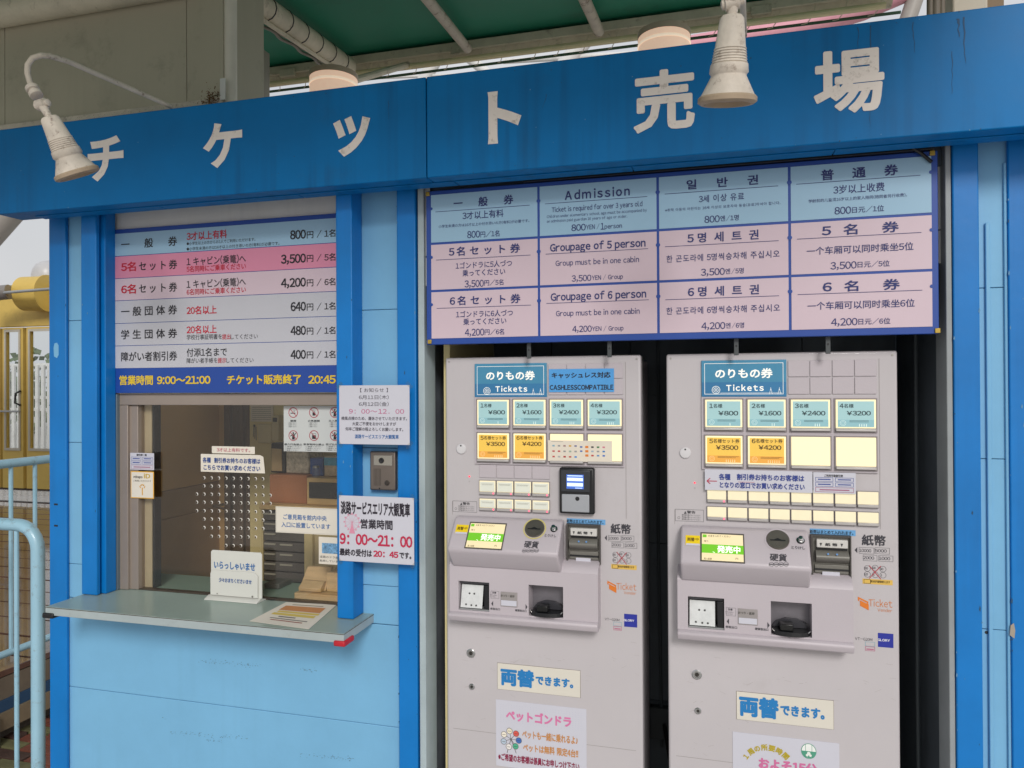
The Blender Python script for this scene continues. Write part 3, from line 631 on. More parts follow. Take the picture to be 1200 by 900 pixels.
MB().cyl((X(271, 2.28), 2.28, fz1-.2), (X(271, 2.28), 2.28, 3.4), .024, 18).build('drain_pipe', mat('pole_cream', 'dcd6c8', .5, var=.08, dirt='8a7a60', dirt_amt=.3), rb, smooth=True)
box(X(259.5, 2.235), X(265.5, 2.235), 2.232, 2.2349, Z(262, 117, 2.235), Z(262, 92, 2.235)).build('bracket', WHITEP, rb)
box(X(281, 2.36)-.05, X(281, 2.36), 2.36, 2.56, fz1-.2, Z(281, 35, 2.36)).build('duct_side', mat('duct_steel', '8d887a', .35, metal=.4, var=.15, dirt='8a8064', dirt_amt=.4, dirt_scale=4), rb, bevel=.003)
dm = MB()
for k in range(420):
    px = random.choice((random.gauss(250, 9), random.uniform(75, 205), random.gauss(252, 7))); d_ = 2.228
    a_ = X(px, d_, 110); zb_ = 2.664+abs(random.gauss(0, .008 if px < 225 else .024)); r = random.uniform(.001, .0035)*(1.3 if px > 225 else .55)
    if a_ > hx1: continue
    vs = [(a_+random.uniform(-r, r), d_+random.uniform(-r, r), zb_+random.uniform(-r, r)) for _ in range(4)]
    dm.add(vs, [(0, 1, 2), (0, 2, 3), (0, 3, 1), (1, 3, 2)])
dm.build('moss_crumbs', DIRTM, rb, stuff=True)

# ------------------------------------------------------------------ gooseneck spotlights
def spotlight(label, arm, head0, head1, k=1.0, base=None, tie=True):
    t = thing('sign_spotlight', label, 'spotlight', arm[0], 'gooseneck spotlights over the fascia')
    MB().tube(arm, .0072, 14).build('arm', RUST, t, smooth=True)
    a = Vector(head0); d = (Vector(head1)-a); L_ = d.length; d.normalize()
    e = Vector(arm[-1])
    side = d.orthogonal().normalized()
    MB().lathe(e, (a-e), [(-.006, .011), (-.004, .0165), (.006, .0165), (.008, .012), (.012, .012), (.014, .016), (.024, .016), (.026, .011)], 16).build('clamp_collar', LAMPM, t, smooth=True)
    q = e+(a-e)*.62
    MB().lathe(q-Vector((.022, 0, 0)), (1, 0, .15), [(0, .006), (.002, .009), (.006, .009), (.008, .014), (.032, .014), (.034, .009), (.042, .009), (.044, .005)], 16).build('swivel_joint', LAMPM, t, smooth=True)
    MB().lathe(q, (a-q), [(0, .011), ((a-q).length+.01, .008)], 14).build('neck', LAMPM, t, smooth=True)
    s_ = L_/.166
    pr = [(0, .008), (.002, .018), (.008, .0225), (.062, .0285)]
    tt = .062
    for r_ in range(6): pr += [(tt+.001, .0292+r_*.0006), (tt+.003, .0304+r_*.0006), (tt+.0048, .0288+r_*.0006)]; tt += .0052
    pr += [(tt+.001, .035), (tt+.016, .0365), (tt+.020, .0335), (tt+.023, .033)]
    t2 = tt+.023
    pr += [(t2+.040, .0515)]
    pr = [(p_[0]*s_, p_[1]*k) for p_ in pr]
    MB().lathe(a, d, pr, 36).build('lamp_body', LAMPM, t, smooth=True, angle=50)
    MB().lathe(a, d, [((t2+.0385)*s_, .0525*k), ((t2+.042)*s_, .0555*k), ((t2+.050)*s_, .0555*k), ((t2+.054)*s_, .050*k), ((t2+.054)*s_, .044*k), ((t2+.045)*s_, .040*k)], 36).build('lamp_rim', mat('lamp_rim_old', 'a8957e', .6, var=.2, dirt='4f3a26', dirt_amt=.7, dirt_scale=25), t, smooth=True)
    return t
A0 = P(201, 125, 1.945); A1 = P(80, 72, 1.60); A2 = P(58, 65.5, 1.53); 
arm = [A0, A0.lerp(A1, .5), A1, A2, P(48, 65, 1.51), P(38, 68, 1.50), P(32.5, 76, 1.495), P(32, 86, 1.495), P(35, 96, 1.497), P(38, 104, 1.50)]
spotlight('cream spotlight on a long bent pipe arm over the first katakana, at the left', arm, P(57, 136, 1.50), P(91, 205, 1.56))
B0 = P(872, 42, 1.93); arm = [B0, P(868, -60, 1.62), P(866, -110, 1.50), P(864, -120, 1.45), P(862, -105, 1.43), P(861, -70, 1.425), P(861, -30, 1.43), P(861, -15, 1.43)]
spotlight('cream spotlight hanging straight down before the last two kanji', arm, P(858, 17, 1.44), P(852, 120, 1.475))

# ------------------------------------------------------------------ left price board
x0, x1 = X(130.7, YL), X(411, YL); z1, z0 = Z(130.7, 269.5, YL), Z(130.7, 460.7, YL)
lb = thing('price_board', 'Japanese price board with six fares and yellow opening hours, over the ticket window', 'price board', ((x0+x1)/2, YL, z0))
box(x0, x1, YL, YL+.010, z0, z1).build('board_panel', NAVY, lb, bevel=.001)
ys = [274, 300.7, 326.8, 352.7, 379.3, 405.5, 431.9]; mt = [SKYP, ROSE, PINKP, GREYP, GREYP, GREYP]
zr = [Z(135, v, YL) for v in ys]; yq = YL-.0012
for k in range(6): box(X(135.3, YL), x1-.012, yq, YL-.0001, zr[k+1]+.001, zr[k]-.001).build('fare_row', mt[k], lb)
yt = yq-.0008; BLK, RED = ink('26262c'), ink('c02038')
D_ = .022
texts(lb, BLK, yt, [('一般券', 141.9, 207.5, 284.5, 10.5, .012, 2.6), ('●小学生以上の方からお1人でご利用いただけます。', 218.7, 299.2, 283, 3.9), ('●小学生未満の方は16才以上の付き添いの方(有料)が必要です。', 218.7, 327.5, 288.4, 3.9),
    ('800', 340, 358.5, 274.9, 10, D_), ('円 / 1名', 359.5, 393, 274, 8.5, .01), ('セット券', 162.7, 207.5, 310.8, 10.5, .012, 1.2), ('1 キャビン(乗篭)へ', 218.7, 288, 304.7, 9.5, .008), ('3,500', 329.3, 358.5, 303.2, 10, D_), ('円 / 5名', 359.5, 393, 301.8, 8.5, .01),
    ('セット券', 162.7, 207.5, 337.2, 10.5, .012, 1.2), ('1 キャビン(乗篭)へ', 218.7, 288, 331.6, 9.5, .008), ('4,200', 329.3, 358.5, 331.2, 10, D_), ('円 / 6名', 359.5, 393, 330.6, 8.5, .01),
    ('一般団体券', 141.9, 207.5, 364, 10.5, .012, 1.3), ('640', 340.5, 358.5, 359.2, 10, D_), ('円 / 1名', 359.5, 393, 359, 8.5, .01), ('学生団体券', 141.9, 207.5, 391.3, 10.5, .012, 1.3), ('学校行事証明書を', 218.7, 260, 394.8, 6), ('してください', 270.3, 302, 394.3, 6), ('480', 340.5, 358.5, 387.4, 10, D_), ('円 / 1名', 359.5, 393, 387.4, 8.5, .01),
    ('障がい者割引券', 141.9, 207.5, 417.5, 10.5, .012), ('付添1名まで', 218.7, 265.9, 412.7, 9.5, .008), ('障がい者手帳を', 218.7, 254.7, 422.5, 6), ('してください', 265.3, 297, 422.1, 6), ('400', 340.5, 358.5, 415.5, 10, D_), ('円 / 1名', 359.5, 393, 415.4, 8.5, .01)])
texts(lb, RED, yt, [('3才以上有料', 218.7, 265.9, 275.5, 9.5, .015), ('5名', 141.9, 159.2, 312.5, 10.5, .02), ('5名同時にご乗車ください', 218.7, 288, 313.6, 6.8, .01), ('6名', 141.9, 159.2, 338.8, 10.5, .02), ('6名同時にご乗車ください', 218.7, 288, 340.8, 6.8, .01), ('20名以上', 218.7, 253.9, 363.3, 9.3, .015), ('20名以上', 218.7, 253.9, 386, 9.3, .015), ('提出', 260.3, 270, 394.6, 6, .006), ('提示', 255, 265, 422.3, 6, .006)])
texts(lb, ink('e2c233'), YL-.0009, [('営業時間', 140, 179.2, 445.5, 10.5, .025), ('9:00〜21:00', 184, 246.7, 445.2, 10.5, .025), ('チケット販売終了', 265.9, 352.8, 444.7, 10.5, .025), ('20:45', 361.3, 393.5, 444.8, 9, .03)])
for px, py in ((132.3, 271.7), (132.3, 458)): a_ = X(px, YL); c_ = Z(px, py, YL); box(a_-.004, a_+.004, YL-.002, YL-.0002, c_-.005, c_+.005).build('corner_screw', mat('brass_screw', 'b79b45', .4, metal=.5), lb)

# ------------------------------------------------------------------ big admission board
x0, x1 = X(500.3, YB), X(1101, YB); z1, z0 = Z(499.2, 224.5, YB), Z(501.3, 404, YB)
ab = thing('admission_board', 'wide four column admission board in Japanese, English, Korean and Chinese, above the machines', 'admission board', ((x0+x1)/2, YB, z0))
box(x0, x1, YB, YB+.018, z0, z1).build('board_panel', NAVY, ab, bevel=.0015)
ce = [505.5, 631.5, 771.2, 925.5, 1092]; ys = [229, 285.9, 341.3, 396.8]
xc = [X(v, YB, 300) for v in ce]; zr = [Z(505, v, YB) for v in ys]; g2 = .0035
for r in range(3):
    for c in range(4):
        box(xc[c]+g2*(c > 0), xc[c+1]-g2*(c < 3), YB-.0012, YB-.0001, zr[r+1]+g2*(r < 2), zr[r]-g2*(r > 0)).build('fare_cell', SKYP if r == 0 else PINKP, ab)
INK = ink('26306e'); yt = YB-.002
ib = [('一般券', 531.5, 601.5, 236, 10.5, .018, 2.6), ('3才以上有料', 542, 590, 251.3, 8.8, .008), ('小学生未満の方は16才以上の付き添いの方(有料)が必要です。', 513.9, 620.5, 262, 3.6), ('800', 547.5, 562.5, 274.7, 8), ('円／1名', 563, 585.3, 274, 7),
 ('5名セット券', 526, 609.5, 292.8, 10.2, .018, 1.35), ('1ゴンドラに5人づつ', 534, 600, 309.9, 7.5), ('乗ってください', 542, 592, 319, 7.5), ('3,500', 544.5, 567, 332.4, 8), ('円／5名', 567.5, 590, 331, 6.6),
 ('6名セット券', 527, 609.9, 351.2, 10.2, .018, 1.35), ('1ゴンドラに6人づつ', 534.5, 601, 367.5, 7.5), ('乗ってください', 543, 593.3, 376.4, 7.5), ('4,200', 544.8, 567.5, 389.4, 8), ('円／6名', 568, 590.7, 388.8, 6.6),
 ('Admission', 661.9, 738, 226.5, 10, .02, 1.25), ('Ticket is required for over 3 years old', 646.7, 752.8, 242.4, 5.6), ('Children under elementary school age must be accompanied by', 640.8, 758, 250.1, 3.1), ('an admission paid guardian 16 years of age or older.', 640.8, 735, 256.4, 3.1), ('800', 669.6, 686.5, 266.6, 7.6), ('YEN /', 687, 702.5, 265.8, 5.4), ('1', 704, 708, 265.2, 7.6), ('person', 708.5, 728.8, 265, 5),
 ('Groupage of 5 person', 644.5, 756.5, 287.5, 8.6, .02), ('Group must be in one cabin', 651, 748.8, 306.3, 6.2), ('3,500', 670, 693, 326, 7.2), ('YEN / Group', 693.6, 730, 324.8, 5.2), ('Groupage of 6 person', 645.3, 757.3, 346.2, 8.6, .02), ('Group must be in one cabin', 651.5, 749.6, 366, 6.2), ('4,200', 670.7, 693.5, 385.4, 7.2), ('YEN / Group', 694, 730.7, 384.9, 5.2),
 ('일반권', 804.4, 888.4, 213.5, 11, .02, 2.4), ('3세 이상 유료', 819, 872, 231.5, 8.5, .008), ('※취학 아동의 어린이는 16세 이상의 보호자와 동승(유료)하셔야 합니다.', 779.5, 914.5, 242, 3.6), ('800', 825.5, 843.5, 256.8, 8), ('엔/1명', 844, 865.7, 255.4, 6.5),
 ('5명세트권', 805.5, 889, 277, 11, .02, 1.5), ('한 곤도라에 5명씩승차해 주십시오', 781, 913.6, 300.4, 8.3, .008), ('3,500', 821.5, 849.5, 318.6, 8), ('엔/5명', 850, 871.6, 317.5, 6.5), ('6명세트권', 806, 889.5, 340.6, 11, .02, 1.5), ('한 곤도라에 6명씩승차해 주십시오', 781, 914, 362.5, 8.3, .008), ('4,200', 822, 850, 381.8, 8), ('엔/6명', 850.5, 872, 381.2, 6.5),
 ('普通券', 962.2, 1052.5, 202, 12, .02, 2.3), ('3岁以上收费', 976.6, 1036.6, 220.6, 9.8, .008), ('学龄前的儿童须16岁以上的家人陪同(陪同者另行收费)。', 947.5, 1063, 232, 4), ('800', 978, 997.5, 246.6, 8.4), ('日元／1位', 998.5, 1036, 245, 7),
 ('5名券', 963, 1053.4, 268, 12, .02, 2.3), ('一个车厢可以同时乘坐5位', 945.4, 1070.5, 291.4, 9, .008), ('3,500', 973.3, 1004, 311, 8.4), ('日元／5位', 1005, 1042.6, 309.3, 7), ('6名券', 964, 1054.6, 334.6, 12, .02, 2.3), ('一个车厢可以同时乘坐6位', 946.3, 1072, 356.8, 9, .008), ('4,200', 974, 1005, 377.2, 8.4), ('日元／6位', 1006, 1043.5, 376.4, 7)]
ib = [it if len(it) > 5 or it[4] < 4.5 else it+(.007,) for it in ib]
texts(ab, INK, yt, ib)
lm = MB()
for (a_, b_, yy) in ((511.5, 622, 244.5), (512, 622.7, 301.9), (512.5, 623, 359.5), (640, 760, 234.7), (640.5, 760.5, 294.7), (641, 761, 353.5), (780.4, 913.6, 222.7), (780.4, 913.6, 285.7), (780.4, 913.6, 349), (934.6, 1080.4, 210.7), (935, 1081, 276.4), (935.5, 1081.5, 342.7)):
    m_ = (a_+b_)/2; zz = Z(m_, yy, YB); lm.quad(X(a_, YB), X(b_, YB), zz-.0007, zz+.0007, yt)
lm.build('rule_line', INK, ab)
nd = MB()
for xx in xc[1:4]:
    for k in range(3): nd.disc(xx, zr[k]-(zr[0]-zr[1])*.28, .006, YB-.0022, 10)
for k in range(3): nd.disc(xc[0]+.001, zr[k]-(zr[0]-zr[1])*.28, .0045, YB-.0022, 10); nd.disc(xc[4]-.001, zr[k]-(zr[0]-zr[1])*.28, .0045, YB-.0022, 10)
nd.build('rule_dots', NAVY, ab)
for px, py in ((502.5, 227.5), (504, 400.5), (1094.5, 179.5), (1099, 387.5)):
    a_ = X(px, YB); c_ = Z(px, py, YB); q = MB(); q.box(a_-.006, a_+.006, YB-.004, YB-.0001, c_-.006, c_+.006).build('corner_screw', mat('brass_screw', 'b79b45', .4, metal=.5), ab, bevel=.001)
for px in (621, 715, 863, 970):
    a_ = X(px, YB+.03); box(a_-.006, a_+.006, YB+.019, YB+.024, z0-.045, z0+.03).build('hanging_bracket', mat('bracket_steel', '4e5254', .5, metal=.4), ab, bevel=.001)
    MB().disc(a_, z0-.02, .0028, YB+.0185, 10).build('bracket_hole', DARK, ab)
box(x0+.3, x1-.01, YB-.012, YB+.015, z1+.001, z1+.012).build('top_rail', DARK, ab, bevel=.001)
pA, pB = P(1067, 172, YB-.012), P(1092, 190, YB-.008)
MB().tube([pA, pA.lerp(pB, .5)+Vector((0, 0, .003)), pB], .0045, 8).build('cable', DARK, ab, smooth=True)

# ------------------------------------------------------------------ ticket machines
def WX(px, y=YM): return X(px, y)
MX0, MX1 = WX(781), WX(1052.5)
MX1 = MX0+.588
MZ1 = Z(900, 413.2, YM)
mR = thing('ticket_machine', 'right ticket vending machine, with the arrow notice and two full rows of small buttons', 'ticket machine', ((MX0+MX1)/2, YM, 0), 'ticket vending machines in the alcove')
def mpart(b, n, m_, bevel=0, par=None, **k): return b.build(n, m_, par or mR, bevel=bevel, **k)
mpart(box(MX0+.012, MX1-.012, YM+.052, YM+.37, .03, MZ1-.006), 'cabinet', MACH, .006)
box_holes = []
door = mpart(box(MX0, MX1, YM, YM+.05, .10, MZ1), 'door_panel', MACH, .006, seg=3)
mpart(box(MX0+.01, MX1-.01, YM+.02, YM+.36, .0, .098), 'plinth', mat('plinth_dark', '3b3a3c', .6), .003)
def zat(px, py, y=YM): return Z(px, py, y)
def rect(px0, px1, py0, py1, y):
    m_ = (px0+px1)/2; return X(px0, y), X(px1, y), Z(m_, py1, y), Z(m_, py0, y)
# hairline joint down the door at the right of the button field
a_ = WX(1030); mpart(box(a_, a_+.0012, YM-.0007, YM+.001, zat(1030, 620), zat(1030, 420)), 'door_joint', MGREY)
# title plate
bx = rect(822, 921.6, 422, 465, YM-.004)
tp = mpart(box(bx[0], bx[1], YM-.006, YM-.0002, bx[2], bx[3]), 'title_plate', mat('title_blue', '4389ac', .35, var=.08, scale=9, emit=.05), .001)
mpart(MB().quad(bx[0]+.001, bx[1]-.001, bx[2]+.001, bx[2]+(bx[3]-bx[2])*.4, YM-.0066), 'title_band', mat('title_band', '3377a6', .35, emit=.05), par=tp)
TW = ink('eef0ea', .25)
q = MB().frame(bx[0]+.008, bx[1]-.008, bx[2]+.007, bx[3]-.008, .0012, YM-.0072)
wx, wz = X(839, YM), Z(839, 457, YM)
q.ring(wx, wz, .011, .0012, YM-.0072); q.ring(wx, wz, .0065, .0008, YM-.0072)
for k in range(8): a0 = k*math.pi/4; q.line((wx, wz), (wx+.0105*math.cos(a0), wz+.0105*math.sin(a0)), .0006, YM-.00715)
for px in (903, 913):
    tx, tz = X(px, YM), Z(px, 462, YM); q.line((tx-.004, tz), (tx, tz+.016), .0008, YM-.0072); q.line((tx+.004, tz), (tx, tz+.016), .0008, YM-.0072); q.line((tx, tz+.012), (tx, tz+.019), .0008, YM-.0071)
q.line((bx[0]+.05, bx[2]+.0105), (bx[1]-.012, bx[2]+.0105), .0008, YM-.0071)
mpart(q, 'emblem', TW, par=tp)
texts(tp, TW, YM-.0075, [('のりもの券', 838, 905.5, 437.5, 10.8, .026), ('Tickets', 851, 895, 454.6, 6.6, .03, 1.25)])
# blank tiles
for r in range(2):
    for c in range(4):
        xa = [922.9, 948.6, 974.8, 1001, 1027.6]; b_ = rect(xa[c], xa[c+1], (421.8, 441.8)[r], (441.2, 462)[r], YM)
        mpart(box(b_[0]+.0012, b_[1]-.0012, YM-.003, YM-.0001, Z(980, (441.2, 462)[r], YM)+.0005, Z(980, (421.8, 441.8)[r], YM)-.0005), 'blank_tile', MACHP, .0008)
# big buttons
LIT = mat('lit_cream', (.80, .70, .44), .4, lin=True, var=.02, emit=.52)
CARDB = mat('fare_card_blue', 'a0c6c9', .4, var=.02, emit=.17); CARDB2 = mat('fare_card_blue_low', '8dbac2', .4, var=.02, emit=.15)
CARDO = mat('fare_card_orange', 'ebc054', .4, var=.02, emit=.2); CARDO2 = mat('fare_card_orange_low', 'e6a648', .4, var=.02, emit=.18)
INKC = ink('33474c'); INKO = ink('4d3a20')
xb = [(826, 869.6), (875.6, 920.2), (926, 972), (978.2, 1025.4)]
rowy = [(468.3, 504.2), (511, 547.5)]
zrow = [(zat(900, 468), zat(900, 504.6)), (zat(900, 511), zat(900, 547.8))]
hw = WX(822); hx2 = WX(1028)
for r in range(2):
    mpart(MB().plate(hw, hx2, zrow[r][1]-.008, zrow[r][0]+.007, YM-.006, YM-.0003, []), 'button_housing', MACHP, .001)
fares = [['1名様', '¥800'], ['2名様', '¥1600'], ['3名様', '¥2400'], ['4名様', '¥3200'], ['5名様セット券', '¥3500'], ['6名様セット券', '¥4200'], None, None]
btn = []
for i, f_ in enumerate(fares):
    r, c = divmod(i, 4); xa, xb_ = WX(xb[c][0]), WX(xb[c][1]); zt_, zb_ = zrow[r]; y0 = YM-.012
    bt_ = mpart(MB().plate(xa-.003, xb_+.003, zb_-.003, zt_+.003, YM-.0095, YM-.0062, [(xa, xb_, zb_, zt_)]), 'fare_button', mat('button_bezel', '8b8486', .4, var=.05))
    btn.append(bt_)
    lens = mpart(box(xa+.0005, xb_-.0005, y0, YM-.0063, zb_+.009, zt_-.0005), 'lit_face', LIT, .001, par=bt_)
    mpart(MB().prism_x([(YM-.0063, zb_+.001), (YM-.016, zb_+.001), (YM-.0155, zb_+.006), (y0, zb_+.0088), (YM-.0063, zb_+.0088)], xa+.0005, xb_-.0005), 'push_lip', mat('push_lip', 'b9b5b3', .3, metal=.2), .0006, par=bt_)
    if f_:
        low = CARDB2 if i < 4 else CARDO2
        mpart(box(xa+.005, xb_-.005, y0-.0008, y0-.0001, zb_+.0125, zt_-.005), 'fare_card', CARDB if i < 4 else CARDO, par=bt_)
        zl = zb_+.0125; mpart(MB().quad(xa+.005, xb_-.005, zl, zl+.0185, y0-.0011), 'card_band', low, par=bt_)
        p0 = xb[c][0]; wpx = xb[c][1]-xb[c][0]; sy = (rowy[r][0]+rowy[r][1])/2-(486 if r == 0 else 529); cy1 = (475.8, 514.9+1)[r]; dsl = (c-1)*.55
        yy1 = (475.6, 516.8)[r]+dsl*0; yy2 = (484.2, 524.5)[r]
        its = [(f_[0][0], p0+wpx*.12, p0+wpx*.20+ (wpx*.02), yy1, 5.0, .012), (f_[0][1:], p0+wpx*.23, p0+wpx*(.47 if i < 4 else .93), yy1, 4.6, .008), (f_[1], p0+wpx*(.36 if i == 0 else .30), p0+wpx*.90, yy2, 5.0, .014)]
        texts(bt_, INKC if i < 4 else INKO, y0-.0016, its)
        q = MB(); wx = xa+.0175; wz = zl+.010; q.ring(wx, wz, .0072, .0008, y0-.0016, 16); q.ring(wx, wz, .004, .0006, y0-.0016, 12)
        n = i+1
        for k in range(n):
            hx_ = xb_-.030-(n*.0026)+k*.0055; q.disc(hx_, zl+.0068, .0012, y0-.0016, 8); q.quad(hx_-.001, hx_+.001, zl+.001, zl+.0052, y0-.0016)
        mpart(q, 'card_drawing', ink('d9ece8' if i < 4 else 'fbd9a0', .2), par=bt_)
        mpart(MB().text('WHEEL TICKET', p0+wpx*.42, p0+wpx*.84, (491.6, 533)[r], 1.2, y0-.0016) if False else MB().quad(xa+.033, xb_-.018, zl+.0128, zl+.0136, y0-.0016).quad(xa+.033, xb_-.018 if i < 4 else xb_-.010, zl+.0158, zl+.0166, y0-.0016), 'fine_print', INKC if i < 4 else INKO, par=bt_)
# small buttons, 8 x 2
zsm = [(zat(830, 570.5), zat(830, 588)), (zat(830, 593.3), zat(830, 608.3))]
sx0, sx1 = WX(827), WX(1029); sw = (sx1-sx0)/8
LIT2 = mat('lit_cream_dim', (.70, .63, .44), .4, lin=True, var=.04, scale=30, emit=.42)
small = {}
for r in range(2):
    for c in range(8):
        xa = sx0+c*sw+.002; xb_ = sx0+(c+1)*sw-.002; zt_, zb_ = zsm[r]
        sb_ = mpart(MB().plate(xa-.0008, xb_+.0008, zb_-.0012, zt_+.0012, YM-.006, YM-.0003, [(xa, xb_, zb_, zt_)]), 'small_button', mat('button_bezel', '8b8486', .4))
        mpart(box(xa+.0003, xb_-.0003, YM-.007, YM-.001, zb_+.008, zt_-.0003), 'lit_face', LIT2, .0008, par=sb_)
        mpart(box(xa+.0003, xb_-.0003, YM-.0095, YM-.001, zb_+.0003, zb_+.0078), 'push_lip', mat('push_lip', 'b9b5b3', .3, metal=.2), .0008, par=sb_)
        small[(r, c)] = (sb_, xa, xb_, zb_, zt_)
        if c == 0:
            d = MB().disc(xb_-.006, zb_+.0042, .0028, YM-.0098, 12); mpart(d, 'indicator', mat('led_pink', 'ff6a84', .4, emit=.9), par=sb_)
# left column: round cap, LED, warning label
a_, c_ = WX(802.6), zat(802.6, 530.7); mpart(MB().lathe((a_, YM, c_), (0, -1, 0), [(-.001, .0155), (.003, .0155), (.005, .0135), (.0055, .004), (.0055, .001)], 26), 'round_cap', mat('cap_white', 'd5d3d6', .4), smooth=True)
mpart(MB().disc(a_, c_+.010, .0025, YM-.0058, 10), 'cap_dot', DARK)
mpart(MB().disc(WX(813.4), zat(813.4, 565.7), .0022, YM-.0008, 12), 'status_lamp', mat('led_red', 'ff1838', .4, emit=2.0))
mpart(MB().ring(WX(813.4), zat(813.4, 572), .002, .0006, YM-.0008, 12), 'spare_lamp', MGREY)
b_ = rect(790.3, 823.6, 597, 611, YM)
q = MB().frame(b_[0], b_[1], b_[2], b_[3], .0008, YM-.0005); q.text('⚠ 警告', 799, 815, 600.2, 3.2, YM-.0005, .01) if False else q.text('警告', 805, 815, 600.2, 3.2, YM-.0005, .02)
q.poly([(WX(800.5), zat(800, 602)), (WX(803.7), zat(803, 602)), (WX(802.1), zat(802, 598.6))], YM-.0005); q.ring(WX(794.5), zat(794.5, 606.5), .0035, .0007, YM-.0005, 14)
for k in range(3): q.text('券売機を開けないでください', 799, 821, 603.8+k*2.5, 1.9, YM-.0005)
mpart(q, 'warning_label', ink('4b4a4e'))
mpart(box(WX(789.5), WX(789.5)+.001, YM-.0006, YM, zat(790, 614), zat(790, 597)), 'panel_joint', MGREY)
# ---- upper console
ux0, ux1 = WX(797.5), X(947.5, YM-.03, 640)
yo = YM-.098
zc1 = zat(870, 617.5); zc2 = Z(870, 663.5, yo); zc3 = Z(870, 684, YM-.045)
prof = [(YM, zc1), (YM-.022, zc1-.001), (YM-.034, zc1-.006), (yo+.006, zc2+.010), (yo+.001, zc2+.002), (yo+.004, zc2-.008), (YM-.052, zc3+.001), (YM-.044, zc3), (YM, zc3)]
uc = mpart(MB().prism_x(prof, ux0, ux1), 'upper_console', MACHP, .006, seg=3)
# sloping face: from (YM-.034, zc1-.006) to (yo+.006, zc2+.010)
pA = Vector((0, YM-.034, zc1-.006)); pB = Vector((0, yo+.006, zc2+.010)); sd_ = (pB-pA); sd_.normalize(); sn = Vector((0, -sd_.z*-1 if False else sd_.z, -sd_.y)).normalized()
if sn.y > 0: sn = -sn
def onslope(px, py, lift=0.0):
    d = ray(px, py); o_ = Vector((0, 0, EYE)); p0 = pA+sn*lift
    t_ = (p0-o_).dot(sn)/d.dot(sn); return o_+d*t_
def slope_quad(px0, px1, py0, py1, lift=.0008):
    a = onslope(px0, py0, lift); b = onslope(px1, py1, lift); x0, x1 = a.x, b.x
    return MB().add([(x0, b.y, b.z), (x1, b.y, b.z), (x1, a.y, a.z), (x0, a.y, a.z)], [(0, 1, 2, 3)])
def slope_text(q, s_, px0, px1, py, h, lift=.0012, bold=0, sp=1):
    vs, fs = glyphs(s_, bold, sp); lo = min(v[0] for v in vs); hi = max(v[0] for v in vs)
    a = onslope(px0, py, lift); b = onslope(px1, py, lift); c = onslope((px0+px1)/2, py, lift)
    t0 = onslope((px0+px1)/2, py-h/2, lift); t1 = onslope((px0+px1)/2, py+h/2, lift); up = (t0-t1); em = up.length/.9; up.normalize()
    k = (b.x-a.x)/(hi-lo); cy = .38 if any(ord(ch) > 0x2e00 for ch in s_) else .36
    q.add([Vector((a.x+(v[0]-lo)*k, c.y, c.z))+up*((v[1]-cy)*em)+sn*(v[2]*LAY) for v in vs], fs); return q
def slope_disc(q, px, py, r, lift, n=24, ring=0):
    c = onslope(px, py, lift); up = -sd_
    pts = [c+Vector((math.cos(2*math.pi*k/n)*r, 0, 0))+up*math.sin(2*math.pi*k/n)*r for k in range(n)]
    if ring:
        p2 = [c+Vector((math.cos(2*math.pi*k/n)*(r-ring), 0, 0))+up*math.sin(2*math.pi*k/n)*(r-ring) for k in range(n)]
        q.add(pts+p2, [(k, (k+1) % n, n+(k+1) % n, n+k) for k in range(n)])
    else: q.add(pts, [tuple(range(n))])
    return q
mpart(slope_quad(820.8, 873.2, 623.5, 660.5, .0012), 'screen_bezel', mat('screen_bezel', '57534e', .4), par=uc)
sc_ = mpart(slope_quad(822.5, 871.6, 625.2, 658.8, .0020), 'screen', mat('lcd_cream', (.80, .68, .42), .3, lin=True, var=.02, emit=.30), par=uc)
mpart(slope_quad(822.5, 871.6, 637.3, 650, .0026), 'screen_band', mat('lcd_green', (.16, .50, .03), .3, lin=True, var=.02, emit=.30), par=uc)
mpart(slope_quad(823.5, 828, 626.2, 629.6, .0026), 'screen_icon', mat('lcd_green', (.16, .50, .03)), par=uc)
q = MB(); slope_text(q, '発売中', 840.5, 867.5, 644, 7.8, .0031, .02); slope_text(q, '、', 835, 838, 645.5, 5, .0031); mpart(q, 'lettering', ink('f4f8ea', .6), par=uc)
q = MB(); slope_text(q, 'お金を入れてください', 830, 856, 628.3, 2.3, .0027); slope_text(q, '投入金額', 825, 834, 654.6, 2.4, .0027); slope_text(q, '円', 862, 865, 654.8, 2.4, .0027)
slope_text(q, '残り', 825, 830, 634, 2.2, .0027)
mpart(q, 'lettering', ink('6a5a30'), par=uc)
st = mpart(slope_quad(803.5, 820.2, 627, 639.5, .0011), 'yellow_sticker', mat('sticker_yellow', 'f0d020', .4, var=.05), par=uc)
mpart(slope_quad(804, 820, 636.5, 639.6, .0014), 'sticker_base', PAPER, par=uc)
q = MB(); slope_text(q, '両替', 805.5, 814, 632, 4.2, .0016, .02); slope_text(q, '中', 815, 819, 632, 3.2, .0016); mpart(q, 'lettering', ink('5a4510'), par=uc)
